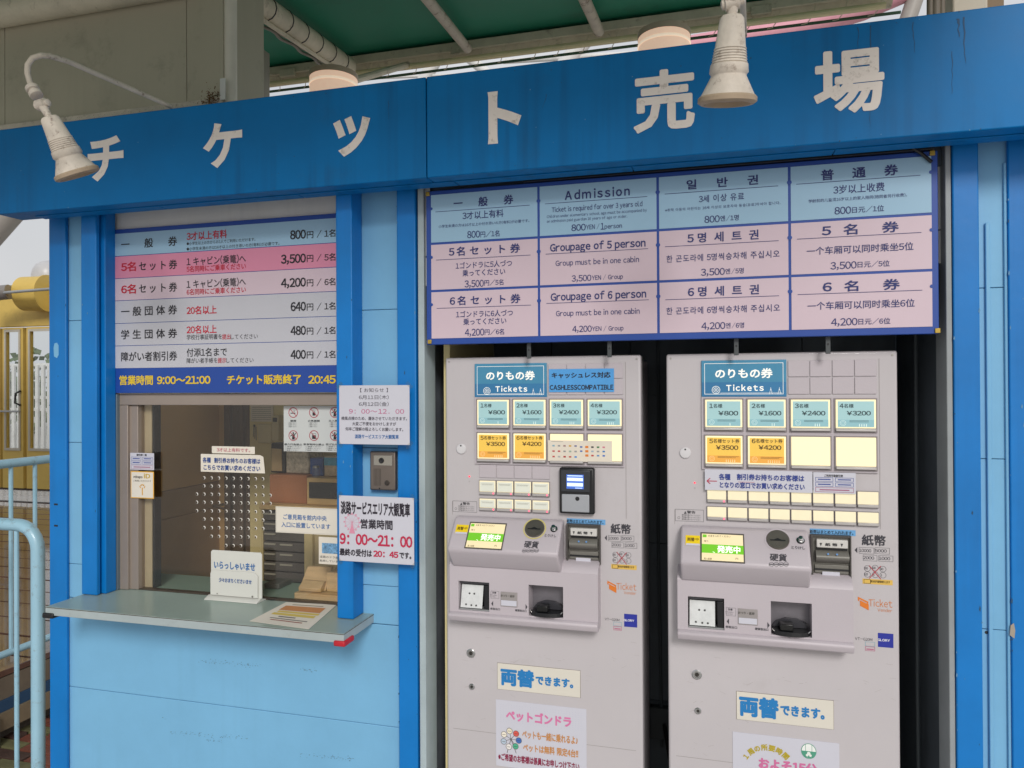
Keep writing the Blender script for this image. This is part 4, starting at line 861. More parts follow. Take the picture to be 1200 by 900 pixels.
# coin slot
def slope_lathe(px, py, prof_, m_, name, n=30): c = onslope(px, py, 0); return mpart(MB().lathe(c, sn, prof_, n), name, m_, smooth=True, par=uc)
slope_lathe(911.5, 632.8, [(0, .0285), (.003, .0285), (.005, .027), (.0052, .001)], BRASSD, 'coin_slot')
q = MB(); c = onslope(911.5, 632.8, .0058); up = -sd_
q.add([c+Vector((-.019, 0, 0))-up*.0022, c+Vector((.019, 0, 0))-up*.0022, c+Vector((.019, 0, 0))+up*.0012, c+Vector((.010, 0, 0))+up*.0012, c+Vector((0, 0, 0))+up*.006, c+Vector((-.010, 0, 0))+up*.0012, c+Vector((-.019, 0, 0))+up*.0012], [(0, 1, 2, 3, 4, 5, 6)])
mpart(q, 'slot_opening', DARK, par=uc); q = MB(); slope_disc(q, 911.5, 637.5, .006, .0057, 16, .0008); slope_disc(q, 911.5, 637.5, .0025, .0057, 10, .0006); mpart(q, 'slot_mark', mat('slot_mark', '5c5852', .5), par=uc)
q = slope_disc(MB(), 911.5, 632.8, .0335, .0009, 36, .0035); ringo = mpart(q, 'coin_ring', MACHP, par=uc)
slope_lathe(938.2, 633.2, [(0, .0085), (.004, .0085), (.0045, .006), (.014, .006), (.0145, .004), (.0146, .001)], CHROME, 'cancel_lever', 18)
q = slope_disc(MB(), 938.2, 633.2, .0105, .0009, 20); mpart(q, 'lever_plate', DARK, par=uc)
q = MB(); slope_text(q, 'とりけし', 927.6, 943.5, 641.8, 3.8, .0012, .012); slope_text(q, '硬貨', 902.2, 922, 653.2, 8.2, .0012, .02)
for k, s_ in enumerate(('500', '100', '50', '10')):
    slope_disc(q, 904.2+k*5.7, 661.3-.05*k, .0062, .0012, 18, .0007); slope_text(q, s_, 901.9+k*5.7, 906.4+k*5.7, 661.4, 2.0, .0012, .02)
mpart(q, 'lettering', ink('3e3d44'), par=uc)
# ---- lower console
lx0, lx1 = X(794.5, YM-.02, 700), X(1000, YM-.05, 700); yl = YM-.05
zl1 = Z(900, 686, yl); zl0 = Z(900, 741.5, yl)
tk = rect(804.5, 847, 700, 737, yl); co = rect(901.5, 949.5, 705.8, 745.5, yl)
zl0 = min(zl0, tk[2]-.004, co[2]-.004)
lcn = mpart(MB().plate(lx0, lx1, zl0, zl1, yl, YM-.0003, [tk, co]), 'lower_console', MACHP)
mpart(MB().prism_x([(YM, zl1+.03), (YM-.03, zl1+.024), (YM-.045, zl1+.012), (yl, zl1+.0002), (YM, zl1+.0002)], lx0, lx1), 'console_shoulder', MACHP, par=lcn, smooth=True, angle=60)
zb2 = Z(900, 759.5, YM-.06)
mpart(MB().prism_x([(YM, zl0-.0002), (yl-.003, zl0-.0002), (yl-.012, zl0-.004), (yl-.014, zl0-.010), (yl-.008, zb2+.004), (yl+.002, zb2), (YM, zb2)], lx0, lx1), 'console_lip', MACHP, .002, par=lcn, smooth=True, angle=60)
# ticket outlet
TI = mat('outlet_dark', '4a4a4e', .35, metal=.2, var=.2)
ow = tk[1]-tk[0]; oh = tk[3]-tk[2]
to = mpart(box(tk[0], tk[1], YM-.002, YM-.0004, tk[2], tk[3]), 'ticket_outlet', DARK)
mpart(box(tk[0]+.001, tk[1]-.001, yl+.012, YM-.004, tk[3]-.010, tk[3]-.001), 'outlet_hood', TI, .001, par=to)
mpart(box(tk[1]-.018, tk[1]-.001, yl+.008, YM-.004, tk[2]+.001, tk[3]-.011), 'outlet_cheek', DARK, .001, par=to)
mpart(MB().add([(tk[0]+.004, yl+.006, tk[2]+.006), (tk[1]-.024, yl+.006, tk[2]+.006), (tk[1]-.024, yl+.022, tk[3]-.015), (tk[0]+.004, yl+.022, tk[3]-.015)], [(0, 1, 2, 3)]), 'outlet_flap', mat('flap_white', 'd6d9d9', .25, var=.1, scale=30), par=to)
q = MB()
for (u, v) in ((.38, .62), (.60, .62), (.25, .14), (.5, .12), (.72, .12)):
    zz = tk[2]+.006+v*(oh-.021); q.lathe((tk[0]+.004+u*(ow-.028), yl+.006+v*.016-.0012, zz), (0, 1, 0), [(0, .0028), (.001, .0028)], 12)
mpart(q, 'flap_screws', mat('screw_dark', '6b6b6b', .3, metal=.7), par=to)
mpart(box(tk[0]+.001, tk[1]-.001, yl+.004, yl+.03, tk[2]+.0005, tk[2]+.004), 'outlet_tray', ALU, par=to)
# labels between
q = MB(); q.frame(*[v for v in rect(849.2, 860.5, 712, 721.5, yl)], .0005, yl-.0006)
q.text('注意', 853, 858.5, 714.2, 2.2, yl-.0007, .02); q.text('手を入れない', 850.2, 859.6, 717.3, 1.6, yl-.0007); q.text('でください', 850.2, 858.6, 719.6, 1.6, yl-.0007)
q.poly([(X(849.8, yl), Z(850, 728, yl)), (X(852.4, yl), Z(852, 724.6, yl)), (X(852.4, yl), Z(852, 731.4, yl))], yl-.0006)
q.poly([(X(900, yl), Z(900, 732.5, yl)), (X(897.3, yl), Z(897, 728.8, yl)), (X(897.3, yl), Z(897, 736.2, yl))], yl-.0006)
q.text('券取出口', 850.2, 863.8, 735, 2.8, yl-.0006, .02); q.text('硬貨取出口', 884.8, 900.4, 737.4, 2.8, yl-.0006, .02)
mpart(q, 'lettering', ink('3e3d44'), par=lcn)
b_ = rect(863, 886, 713.4, 732, yl); rl = mpart(box(b_[0], b_[1], yl-.002, yl-.0002, b_[2], b_[3]), 'receipt_plate', MGREY, .0006, par=lcn)
b2 = rect(863.8, 885.2, 724.3, 731, yl-.002); mpart(box(b2[0], b2[1], yl-.0032, yl-.0021, b2[2], b2[3]), 'receipt_flap', PAPER, par=lcn)
mpart(MB().text('おつり・返却', 865, 884, 718.5, 3, yl-.0026, .02), 'lettering', ink('55534f'), par=lcn)
# coin tray
cu = mpart(box(co[0], co[1], YM-.003, YM-.0004, co[2], co[3]), 'coin_tray', mat('tray_grey', '77747a', .3, metal=.3, var=.2, scale=10), .0)
xm = (co[0]+co[1])/2; hw_ = (co[1]-co[0])/2
bowl = MB(); n = 24; 
vs = [(xm+math.cos(math.pi*2*k/n)*hw_*.94, YM-.030+math.sin(2*math.pi*k/n)*.024-.006, co[2]+.012) for k in range(n)]
vs2 = [(xm+math.cos(math.pi*2*k/n)*hw_*.94, YM-.030+math.sin(2*math.pi*k/n)*.024-.006, co[2]+.001) for k in range(n)]
mpart(MB().add(vs+vs2, [tuple(range(n))]+[(k, (k+1) % n, n+(k+1) % n, n+k) for k in range(n)]), 'tray_bowl', DARK, par=cu)
mpart(box(xm-hw_*.55, xm+hw_*.1, YM-.05, YM-.02, co[2]+.0125, co[2]+.03), 'tray_box', mat('tray_black', '0e0f10', .3), .002, par=cu)
mpart(MB().prism_y([(xm-hw_*.9, co[2]+.013), (xm+hw_*.9, co[2]+.013), (xm+hw_*.8, co[2]+.024), (xm+hw_*.4, co[2]+.034), (xm-hw_*.2, co[2]+.036), (xm-hw_*.7, co[2]+.026)], YM-.018, YM-.004), 'tray_arch', mat('tray_dark', '34343a', .35), par=cu)
mpart(MB().ring(xm, co[2]+.012, hw_*.88, .0012, yl+.002, 24, 1, math.pi*1.1, math.pi*1.9) if False else MB().tube([(xm+math.cos(math.pi+math.pi*k/14)*hw_*.93, yl+.004+0*k, co[2]+.016-math.sin(math.pi*k/14)*.013) for k in range(15)], .0012, 8), 'tray_rim', CHROME, par=cu, smooth=True)
# ---- bill acceptor
b_ = rect(948.8, 995.8, 627, 677.8, YM-.01)
bu = mpart(MB().plate(b_[0], b_[1], b_[2], b_[3], YM-.016, YM-.0003, [(b_[0]+.005, b_[1]-.003, b_[2]+.003, b_[3]-.004)]), 'bill_unit', mat('bill_frame', '4e4b48', .4, metal=.2))
x0, x1, z0_, z1_ = b_[0]+.005, b_[1]-.003, b_[2]+.003, b_[3]-.004; wv = x1-x0; hv = z1_-z0_
mpart(box(x0, x1, YM-.006, YM-.0004, z0_, z1_), 'bill_back', GUN, par=bu)
mpart(box(x0+.008, x1-.006, YM-.022, YM-.0062, z1_-hv*.26, z1_-hv*.06), 'note_guide', mat('bill_light', 'cfcdc9', .35), .002, par=bu)
mpart(box(x0+.008, x1-.006, YM-.010, YM-.0062, z1_-hv*.335, z1_-hv*.265), 'note_slot', DARK, par=bu)
q = MB(); n = 12
q.prism_x([(YM-.0062, z1_-hv*.34)]+[(YM-.010-.022*math.sin(math.pi*k/n*.9+.25), z1_-hv*(.34+.30*k/n)) for k in range(n+1)]+[(YM-.0062, z1_-hv*.66)], x0+.006, x1-.004)
mpart(q, 'note_tongue', GUN, par=bu, smooth=True, angle=50)
mpart(MB().disc(x0+wv*.38, z1_-hv*.385, .0025, YM-.0335, 10).disc(x0+wv*.62, z1_-hv*.385, .0025, YM-.0335, 10), 'guide_lights', mat('led_blue', '5b86b8', .3, emit=.3), par=bu)
mpart(box(x0+.004, x1-.003, YM-.012, YM-.0062, z0_+hv*.10, z0_+hv*.31), 'lower_cover', GUN, .0015, par=bu)
mpart(box(x0+.004, x1-.003, YM-.014, YM-.0062, z0_+hv*.17, z0_+hv*.215), 'lower_slot', DARK, par=bu)
mpart(box(x0+wv*.25, x0+wv*.72, YM-.0142, YM-.0121, z0_+hv*.05, z0_+hv*.14), 'unit_label', PAPER, par=bu)
texts(bu, ink('3a3a3c'), YM-.0228, [('紙幣', 967, 981.5, 638.3, 3.4, .03, 1.3), ('▼', 960.5, 963.5, 638, 3.6), ('▼', 985, 988, 639, 3.6)])
# printed marks at the right
yt = YM-.0005
q = MB(); q.text('紙幣', 1009.8, 1038, 633.2, 11.8, yt, .03)
q.poly([(X(1000, YM), Z(1000, 644.5, YM)), (X(1003.2, YM), Z(1003, 641, YM)), (X(1003.2, YM), Z(1003, 648, YM))], yt)
for (p0, p1, y0_, y1_, s_) in ((1005, 1022.8, 641.5, 649, '10000'), (1023.6, 1041, 641.8, 649.2, '5000'), (1009.8, 1026.3, 650.2, 657.3, '2000'), (1028, 1045, 651, 658, '1000')):
    b_ = rect(p0, p1, y0_, y1_, YM); q.frame(*b_, .0007, yt); q.text(s_, p0+1.8, p1-1.8, (y0_+y1_)/2, 3.7, yt, .006)
for i_, (cx_, cy_, s_) in enumerate(((1014.8, 666, '500'), (1024, 665.5, '100'), (1033, 666.8, '50'), (1014.8, 673, '10'), (1024, 673.5, '5'), (1033, 673.9, '1'))):
    q.ring(X(cx_, YM), Z(cx_, cy_, YM), .0078, .0008, yt, 20); q.text(s_, cx_-2.2 if len(s_) > 1 else cx_-.8, cx_+2.2 if len(s_) > 1 else cx_+.8, cy_, 2.6, yt, .015)
q.text('VT-G20M', 1002, 1022.3, 749, 3.2, yt)
mpart(q, 'lettering', ink('3b3a42'))
q = MB(); A_, B_ = (X(1016.8, YM), Z(1017, 662.5, YM)), (X(1030.5, YM), Z(1030, 678.5, YM)); q.line(A_, B_, .0018, yt-.0004); q.line((A_[0], B_[1]), (B_[0], A_[1]), .0018, yt-.0005); mpart(q, 'red_cross', ink('b03040'))
b_ = rect(1009, 1044.3, 678.8, 684.8, YM); mpart(MB().quad(*b_, yt), 'yellow_label', ink('e0b95a')); q = MB(); q.text('新500円硬貨使えます', 1020, 1043, 681.8, 2.8, yt-.0004, .02); q.frame(X(1010.5, YM), X(1018.5, YM), b_[2]+.001, b_[3]-.001, .001, yt-.0004); mpart(q, 'lettering', ink('4b3b18'))
q = MB(); p = lambda x, y_: (X(x, YM), Z(x, y_, YM))
q.poly([p(1003.4, 699), p(1006, 700.3), p(1015.6, 705), p(1015.6, 709), p(1014, 708), p(1014, 706.2), p(1005, 701.8), p(1005, 704.5), p(1003.4, 703.5)], yt)
q.poly([p(1005.8, 703.2), p(1013.2, 706.8), p(1016, 708.2), p(1016, 715), p(1005.8, 709.6)], yt-.0003)
mpart(q, 'logo_mark', ink('dd7a24')); texts(mR, ink('cc7a3c'), yt, [('Ticket', 1018, 1045.7, 707.3, 8.2), ('Vender', 1028.5, 1045.6, 715.3, 3.6)])
b_ = rect(1026.5, 1044.6, 742, 758.5, YM); mpart(MB().quad(*b_, yt), 'maker_badge', ink('25309a')); texts(mR, ink('e8e8f0'), yt-.0004, [('GLORY', 1028.3, 1042.8, 750.2, 2.6, .03)])
b_ = rect(1011.6, 1023, 752, 762.6, YM); q = MB().frame(b_[0], b_[1], (b_[2]+b_[3])/2+.0004, b_[3], .0008, yt); q.text('WAON', 1014, 1020.6, 754.7, 1.8, yt) if False else None; mpart(q, 'small_mark', ink('6fa8b8'))
mpart(MB().frame(b_[0], b_[1], b_[2], (b_[2]+b_[3])/2-.0004, .0012, yt).quad(b_[0]+.003, b_[1]-.003, b_[2]+.003, b_[2]+.006, yt), 'small_mark', ink('b86a88'))
# keys
for px, py, r in ((814.5, 790, .0135), (815.5, 832.5, .0092)):
    a_, c_ = WX(px), zat(px, py); k_ = mpart(MB().lathe((a_, YM, c_), (0, -1, 0), [(-.001, r), (.003, r), (.0045, r*.85), (.0045, r*.62), (.003, r*.58), (.003, .001)], 26), 'key_lock', CHROME, smooth=True)
    mpart(MB().lathe((a_, YM-.0032, c_), (0, -1, 0), [(0, r*.45), (.001, r*.42), (.001, .0008)], 18), 'key_barrel', mat('barrel', '55524e', .3, metal=.8), par=k_, smooth=True)
    mpart(MB().line((a_-r*.1, c_-r*.25), (a_+r*.1, c_+r*.25), r*.12, YM-.0046), 'key_slit', DARK, par=k_)
mpart(MB().quad(*rect(947.8, 1001.3, 620.5, 627.4, YM-.002), YM-.0164) if False else box(*rect(947.8, 1001.3, 620.3, 627, YM)[:2], YM-.0008, YM-.0002, *rect(947.8, 1001.3, 620.3, 627, YM)[2:]), 'blue_tape', ink('6aa6d8'))
texts(mR, ink('23384f'), YM-.0014, [('紙幣はまとめて入れれます。', 949, 1000, 623.8, 4.2, .02)])

rv = MB()
for k in range(46):
    px = random.uniform(800, 1045); py = random.uniform(770, 890); a_, c_ = X(px, YM, py), Z(px, py, YM); L_ = random.uniform(.003, .02); an = random.uniform(-.6, .6)
    rv.line((a_, c_), (a_+L_*math.cos(an), c_+L_*math.sin(an)), random.uniform(.0002, .0005), YM-.0003-k*1e-6)
rv.build('scratches', mat('scratch', '9c9490', .7), mR, stuff=True)
for zz_ in (MZ1-.012, ):
    for xx_ in (MX0+.012, MX1-.012): MB().lathe((xx_, YM, zz_), (0, -1, 0), [(-.001, .0032), (.0012, .0028), (.0013, .0005)], 10).build('screw', mat('screw_zinc', 'a9a6a2', .35, metal=.7), mR, smooth=True)
MB().quad(MX0+.02, MX1-.02, .62, .6212, YM-.0003).build('door_seam', MGREY, mR)
# ---- copy for the left machine
MLX0 = X(522, YM); dxm = MLX0-MX0
mL = thing('ticket_machine', 'left ticket vending machine, with the black card reader and four columns of small buttons', 'ticket machine', ((MX0+MX1)/2+dxm, YM, 0), 'ticket vending machines in the alcove')
skip = set()
for (r, c), v in small.items():
    if c >= 4: skip.add(v[0])
ringo_name = ringo.name
for ch in kids(mR):
    if ch in skip: continue
    copy_tree(ch, mL)
# shift: parts hold coordinates relative to the machine root, so the copy moves with its root
LITT = mat('lit_edge_green', (.78, .82, .45), .4, lin=True, emit=.5)
for (r, c), (sb_, xa, xb_, zb_, zt_) in small.items():
    if c < 4:
        xa2, xb2 = xa+dxm, xb_+dxm
        pl = MB().box(xa2+.003, xb2-.003, YM-.0085, YM-.0071, zb_+.010, zt_-.004).build('paper_card', mat('small_card', 'd6d8cc', .6, var=.05, emit=.15), mL)
        MB().quad(xa2+.007, xb2-.007, zt_-.010, zt_-.0094, YM-.009).quad(xa2+.009, xb2-.009, zt_-.0125, zt_-.012, YM-.009).build('fine_print', ink('77746a'), mL)
        MB().disc(xb2-.006, zb_+.0042, .0028, YM-.0099, 12).build('indicator', mat('led_pink', 'ff6a84', .4, emit=.9), mL)
        xt = rect(0, 1, 545, 560.5, YM)
        if r == 0: box(xa2-.001, xb2+.001, YM-.003, YM-.0001, Z(585, 560, YM), Z(585, 545, YM)).build('blank_tile', MACHP, mL, bevel=.0008)
# yellow ring round the left coin slot
def shiftL(px, py):  # photo position on the left machine of a right-machine point
    return None
c = onslope(911.5, 632.8, .0010)+Vector((dxm, 0, 0)); n = 36; up = -sd_
MB().add([c+Vector((math.cos(2*math.pi*k/n)*.0335, 0, 0))+up*math.sin(2*math.pi*k/n)*.0335 for k in range(n)]+[c+Vector((math.cos(2*math.pi*k/n)*.030, 0, 0))+up*math.sin(2*math.pi*k/n)*.030 for k in range(n)], [(k, (k+1) % n, n+(k+1) % n, n+k) for k in range(n)]).build('coin_ring', mat('ring_yellow', 'c9bd72', .5), mL)
# card reader (left)
b_ = rect(654.8, 695.8, 548.3, 602.3, YM-.02)
cr_ = thing('card_reader', 'black contactless card reader with a small screen on the left machine', 'card reader', ((b_[0]+b_[1])/2, YM, b_[2]))
def cpart(bb, n_, m_, bev=0): return bb.build(n_, m_, cr_, bevel=bev)
cpart(box(b_[0], b_[1], YM-.022, YM-.0005, b_[2], b_[3]), 'reader_body', DARK, .005)
hv = b_[3]-b_[2]; wv = b_[1]-b_[0]
cpart(box(b_[0]+.006, b_[1]-.012, YM-.026, YM-.0221, b_[3]-hv*.52, b_[3]-.006), 'reader_head', mat('reader_grey', '33363c', .3), .003)
cpart(box(b_[0]+wv*.22, b_[1]-wv*.29, YM-.0275, YM-.0262, b_[3]-hv*.45, b_[3]-hv*.14), 'reader_screen', mat('lcd_blue', (.05, .12, .45), .2, lin=True, emit=.6))
sx_, sz_ = b_[0]+wv*.22, b_[3]-hv*.45; sw_, sh_ = wv*.49, hv*.31
cpart(MB().quad(sx_+.002, sx_+sw_-.002, sz_+sh_*.18, sz_+sh_*.42, YM-.0279).quad(sx_+.002, sx_+sw_-.002, sz_+sh_*.55, sz_+sh_*.78, YM-.0279).quad(sx_+sw_*.5, sx_+sw_-.004, sz_+.002, sz_+.0035, YM-.0279).quad(sx_+.003, sx_+sw_-.003, sz_+sh_*.88, sz_+sh_*.94, YM-.0279), 'screen_rows', mat('lcd_white', (.55, .7, .95), .2, lin=True, emit=.7))
q = MB()
for k in range(4): q.disc(sx_+sw_*(.15+.23*k), sz_+sh_*.66, .002, YM-.0282, 8)
cpart(q, 'screen_icons', mat('lcd_icon', (.9, .7, .2), .2, lin=True, emit=.6))
cpart(box(b_[0]+.008, b_[1]-.014, YM-.027, YM-.0221, b_[2]+.006, b_[2]+hv*.43), 'tap_pad', mat('tap_pad', 'a3a6ac', .35), .004)
cpart(MB().lathe((b_[0]+wv*.53, YM-.0268, b_[2]+hv*.34), (0, -1, 0), [(0, .006), (.0012, .006), (.0013, .001)], 16), 'pad_sensor', DARK)

# ---- labels fixed on machines
t, (x0, x1, z0, z1) = paper(643.4, 719.5, 432.2, 459.4, YM-.0052, 'cashless_label', 'bright blue cashless label in black letters, top right of the left machine', 'label', ink('4f9fe0'), .0012)
texts(t, ink('1d2230'), YM-.0058, [('キャッシュレス対応', 646.5, 715.5, 439.5, 6.4, .03), ('CASHLESSCOMPATIBLE', 644.3, 718.8, 453.9, 5.4, .03)])
t, (x0, x1, z0, z1) = paper(641.7, 716.8, 516.3, 541, YM-.0135, 'payment_card_notice', 'pale notice of payment brand icons over two lit buttons of the left machine', 'notice', mat('paper_icons', 'd8cfc0', .6, emit=.08))
cols = [['8ab0c0', '9a9a9a', 'a08080', 'd0a040', '8080a0', '5070b0', 'e08030', '404040', '3a7a4a', 'd08090'], ['c06060', 'c05050', '9a9a9a', '9ab0a0', '9a9a9a', '5070b0', 'e08030', 'a0b0c0', '9a9a9a', '4080c0'], ['c05050', 'b0b0b0', 'b03030', 'c06050', '3a8ad0', '', 'e08030', 'c04040', '6090c0', '4070c0']]
for r in range(3):
    for c in range(10):
        if not cols[r][c]: continue
        cx_ = x0+(x1-x0)*(.09+.087*c); cz_ = z1-(z1-z0)*(.26+.26*r) if c < 5 else z1-(z1-z0)*(.30+.20*r); w_ = .0035 if c != 6 else .0045
        MB().box(cx_-w_, cx_+w_, YM-.0141, YM-.0136, cz_-.0022-(.001 if c == 6 else 0), cz_+.0022+(.001 if c == 6 else 0)).build('brand_icon', ink(cols[r][c]), t)
MB().quad(x0+.01, x0+.045, z1-.004, z1-.0033, YM-.014).build('fine_print', ink('77746a'), t)
# arrow notice (right machine)
t, (x0, x1, z0, z1) = paper(825.3, 951.3, 551.3, 575.8, YM-.0125, 'arrow_notice', 'white notice with a red arrow pointing left, on the right machine', 'notice')
texts(t, ink('2a3f8f'), YM-.0132, [('各種', 842.5, 856, 558.8, 6.8, .03), ('割引券お持ちのお客様は', 863.5, 942.5, 559.8, 6.8, .03), ('となりの窓口でお買い求めください', 843.5, 943, 569.4, 6.8, .03)])
q = MB(); a0, a1 = (X(828, YM), Z(833, 563, YM)), (X(839.5, YM), Z(833, 563, YM)); q.line(a0, a1, .0022, YM-.0132); q.line((a0[0]-.0005, a0[1]), (a0[0]+.008, a0[1]+.0075), .0022, YM-.0133); q.line((a0[0]-.0005, a0[1]), (a0[0]+.008, a0[1]-.0075), .0022, YM-.0134)
q.line((X(864, YM), Z(864, 564, YM)), (X(883, YM), Z(884, 564.6, YM)), .0008, YM-.0132); q.build('arrow', ink('b82848'), t)
t, (x0, x1, z0, z1) = paper(952.3, 1002, 553.8, 578.2, YM-.0125, 'discount_notice', 'small white notice of outlined boxes, right of the arrow notice', 'notice')
def tape(t, x0, x1, z0, z1, y, n=4):
    for (cx_, cz_, sgn) in ((x0, z1, 1), (x1, z1, -1), (x0, z0, -1), (x1, z0, 1))[:n]:
        MB().line((cx_-.009, cz_-.009*sgn), (cx_+.009, cz_+.009*sgn), .011, y-.0003-random.random()*.0001).build('tape', TAPE, t)
def boxnotice(t, x0, x1, z0, z1, y, s=1.0, col='3a4f9a'):
    w_, h_ = x1-x0, z1-z0; q = MB(); tx = MB()
    for (u0, u1, v0, v1) in ((.05, .47, .56, .76), (.52, .95, .56, .76), (.05, .47, .32, .52), (.52, .95, .32, .52)):
        q.frame(x0+u0*w_, x0+u1*w_, z0+v0*h_, z0+v1*h_, .0009*s, y); q.quad(x0+(u0+.06)*w_, x0+(u1-.06)*w_, z0+(v0+.08)*h_, z0+(v1-.07)*h_, y-.0001)
    q.build('outline_boxes', ink(col), t)
    MB().frame(x0+.05*w_, x0+.95*w_, z0+.06*h_, z0+.28*h_, .0009*s, y).quad(x0+.15*w_, x0+.85*w_, z0+.14*h_, z0+.19*h_, y-.0001).build('red_line', ink('a86080'), t)
boxnotice(t, x0, x1, z0, z1, YM-.0132)
texts(t, ink('33333a'), YM-.0132, [('ご利用可能割引券', 966, 988, 557.6, 2.9, .02)])
for L_, (c0, c1, c2, c3) in (('left', ((581.5, 776.5), (678.6, 785.8), (677.5, 816.5), (581.5, 807.5))), ('right', ((860.3, 809.7), (974.4, 820.9), (973.3, 854.2), (861, 842.3)))):
    y_ = YM-.0022; x0 = (X(c0[0], YM)+X(c3[0], YM))/2; x1 = (X(c1[0], YM)+X(c2[0], YM))/2; z1 = (Z(*c0, YM)+Z(*c1, YM))/2; z0 = (Z(*c2, YM)+Z(*c3, YM))/2
    t = thing('exchange_plate', 'cream plate in blue characters on the %s machine, saying money can be changed' % L_, 'plate', ((x0+x1)/2, YM, z0), 'cream plates on the machines')
    box(x0, x1, y_, YM-.0002, z0, z1).build('plate', CARD, t, bevel=.0006)
    MB().frame(x0-.0008, x1+.0008, z0-.0008, z1+.0008, .0008, YM-.0004).build('edge_line', ink('6b5a50'), t)
    s = (c1[0]-c0[0])
    q0 = c0[0]; mid = lambda u: c0[1]+(c3[1]-c0[1])/2+u*(c1[1]-c0[1])
    texts(t, ink('1f7cbe'), y_-.0006, [('両替', q0+s*.052, q0+s*.46, mid(.26), s*.19, .05), ('できます。', q0+s*.475, q0+s*.93, mid(.70)+.5, s*.105, .05)])
# pet poster (left)
y_ = YM-.0014
def tilt(c0, c1, hpx):  # poster rectangle on the machine front
    x0, x1 = X(c0[0], YM), X(c1[0], YM); z1 = (Z(*c0, YM)+Z(*c1, YM))/2; zb_ = z1-hpx; return x0, x1, zb_, z1
x0, x1, z0, z1 = tilt((579.3, 819.5), (685, 830.3), .196)
t = thing('pet_poster', 'white poster with a wheel of coloured gondolas and pink heading, low on the left machine', 'poster', ((x0+x1)/2, YM, z0))
box(x0, x1, y_, YM-.0002, z0, z1).build('sheet', PAPER, t)
texts(t, ink('d878a8'), y_-.0006, [('ペットゴンドラ', 593, 669.5, 842, 11.5, .045)])
texts(t, ink('c88a4a'), y_-.0007, [('ペットも一緒に乗れるよ♪', 612, 677, 864, 9, .03), ('ペットは無料 限定4台!!', 613, 677.5, 879.6, 8.6, .03)])
texts(t, ink('8c2448'), y_-.0008, [('※ご希望のお客様は係員にお申しつけ下さい', 584, 679, 892.6, 8, .04)])
wx, wz = X(596.8, YM), Z(596.8, 865.5, YM)
hubs = ['e9e0c8', 'd85a50', '3f6fb8', '4fae8a', 'e8e4e0', 'b8c8d8', 'f0e8d8']
q = MB()
for k in range(7):
    a0 = math.radians(100-k*51.4); q.line((wx, wz), (wx+.023*math.cos(a0), wz+.023*math.sin(a0)), .0012, y_-.0006)
    gx, gz_ = wx+.024*math.cos(a0), wz+.024*math.sin(a0)
    MB().disc(gx, gz_, .0085, y_-.0009, 16).build('gondola', ink(hubs[k]), t); q.ring(gx, gz_, .0092, .0012, y_-.0010, 16); q.quad(gx-.005, gx+.005, gz_-.001, gz_+.0002, y_-.0011)
q.line((wx, wz), (wx-.012, wz-.042), .0016, y_-.0005); q.line((wx, wz), (wx+.016, wz-.040), .0016, y_-.0005); q.build('wheel_lines', ink('4a3c38'), t)
dt = MB()
for k in range(30):
    for j in range(9):
        u = k/29; v = j/8
        if .12 < u < .88 and .2 < v < .8: continue
        dt.disc(x0+.015+u*(x1-x0-.03), z1-.013-v*.05, .0006, y_-.0004, 6)
dt.build('dot_border', ink('a9b4cc'), t, stuff=True)
x0, x1, z0, z1 = tilt((855.8, 857.3), (980.3, 870.3), .196)
t = thing('duration_poster', 'white poster with yellow arched characters and a green gondola, low on the right machine', 'poster', ((x0+x1)/2, YM, z0))
box(x0, x1, y_, YM-.0002, z0, z1).build('sheet', PAPER, t)
chars = '1周の所要時間'; ccx, ccz, rr = X(897, YM), Z(897, 904, YM), .066
q = MB()
for k, ch in enumerate(chars):
    a0 = math.radians(148-k*(100/6)); vs, fs = glyphs(ch, .04, 1); gw = .0175
    cxx, czz = ccx+rr*1.02*math.cos(a0), ccz+rr*math.sin(a0); ro = a0-math.pi/2; m_x = (min(v[0] for v in vs)+max(v[0] for v in vs))/2
    q.add([(cxx+((v[0]-m_x)*math.cos(ro)-(v[1]-.38)*math.sin(ro))*gw, y_-.0006-.00003*k-v[2]*LAY, czz+((v[0]-m_x)*math.sin(ro)+(v[1]-.38)*math.cos(ro))*gw) for v in vs], fs)
q.build('lettering', ink('b8a424'), t)
texts(t, ink('d070a0'), y_-.0006, [('およそ15分', 889, 958, 898, 12, .05)])
gx, gz_ = X(944.5, YM), Z(944.5, 879.5, YM); MB().disc(gx, gz_, .0205, y_-.0006, 28, .93).build('gondola', ink('eef2ee'), t)
q = MB().ring(gx, gz_, .0205, .0016, y_-.0008, 28, .93); q.poly([(gx+.019*math.cos(math.pi+math.pi*k/14)*.97, gz_+.0185*math.sin(math.pi+math.pi*k/14)) for k in range(15)], y_-.00075)
q.line((gx-.008, gz_), (gx-.008, gz_+.018), .001, y_-.0009); q.line((gx+.008, gz_), (gx+.008, gz_+.018), .001, y_-.0009); q.build('gondola_lines', ink('4f9a80'), t)
MB().disc(gx, gz_-.006, .0045, y_-.001, 10).disc(gx-.004, gz_-.011, .0035, y_-.0011, 8).disc(gx+.004, gz_-.011, .0035, y_-.0012, 8).build('dog_mark', ink('e8ece6'), t)

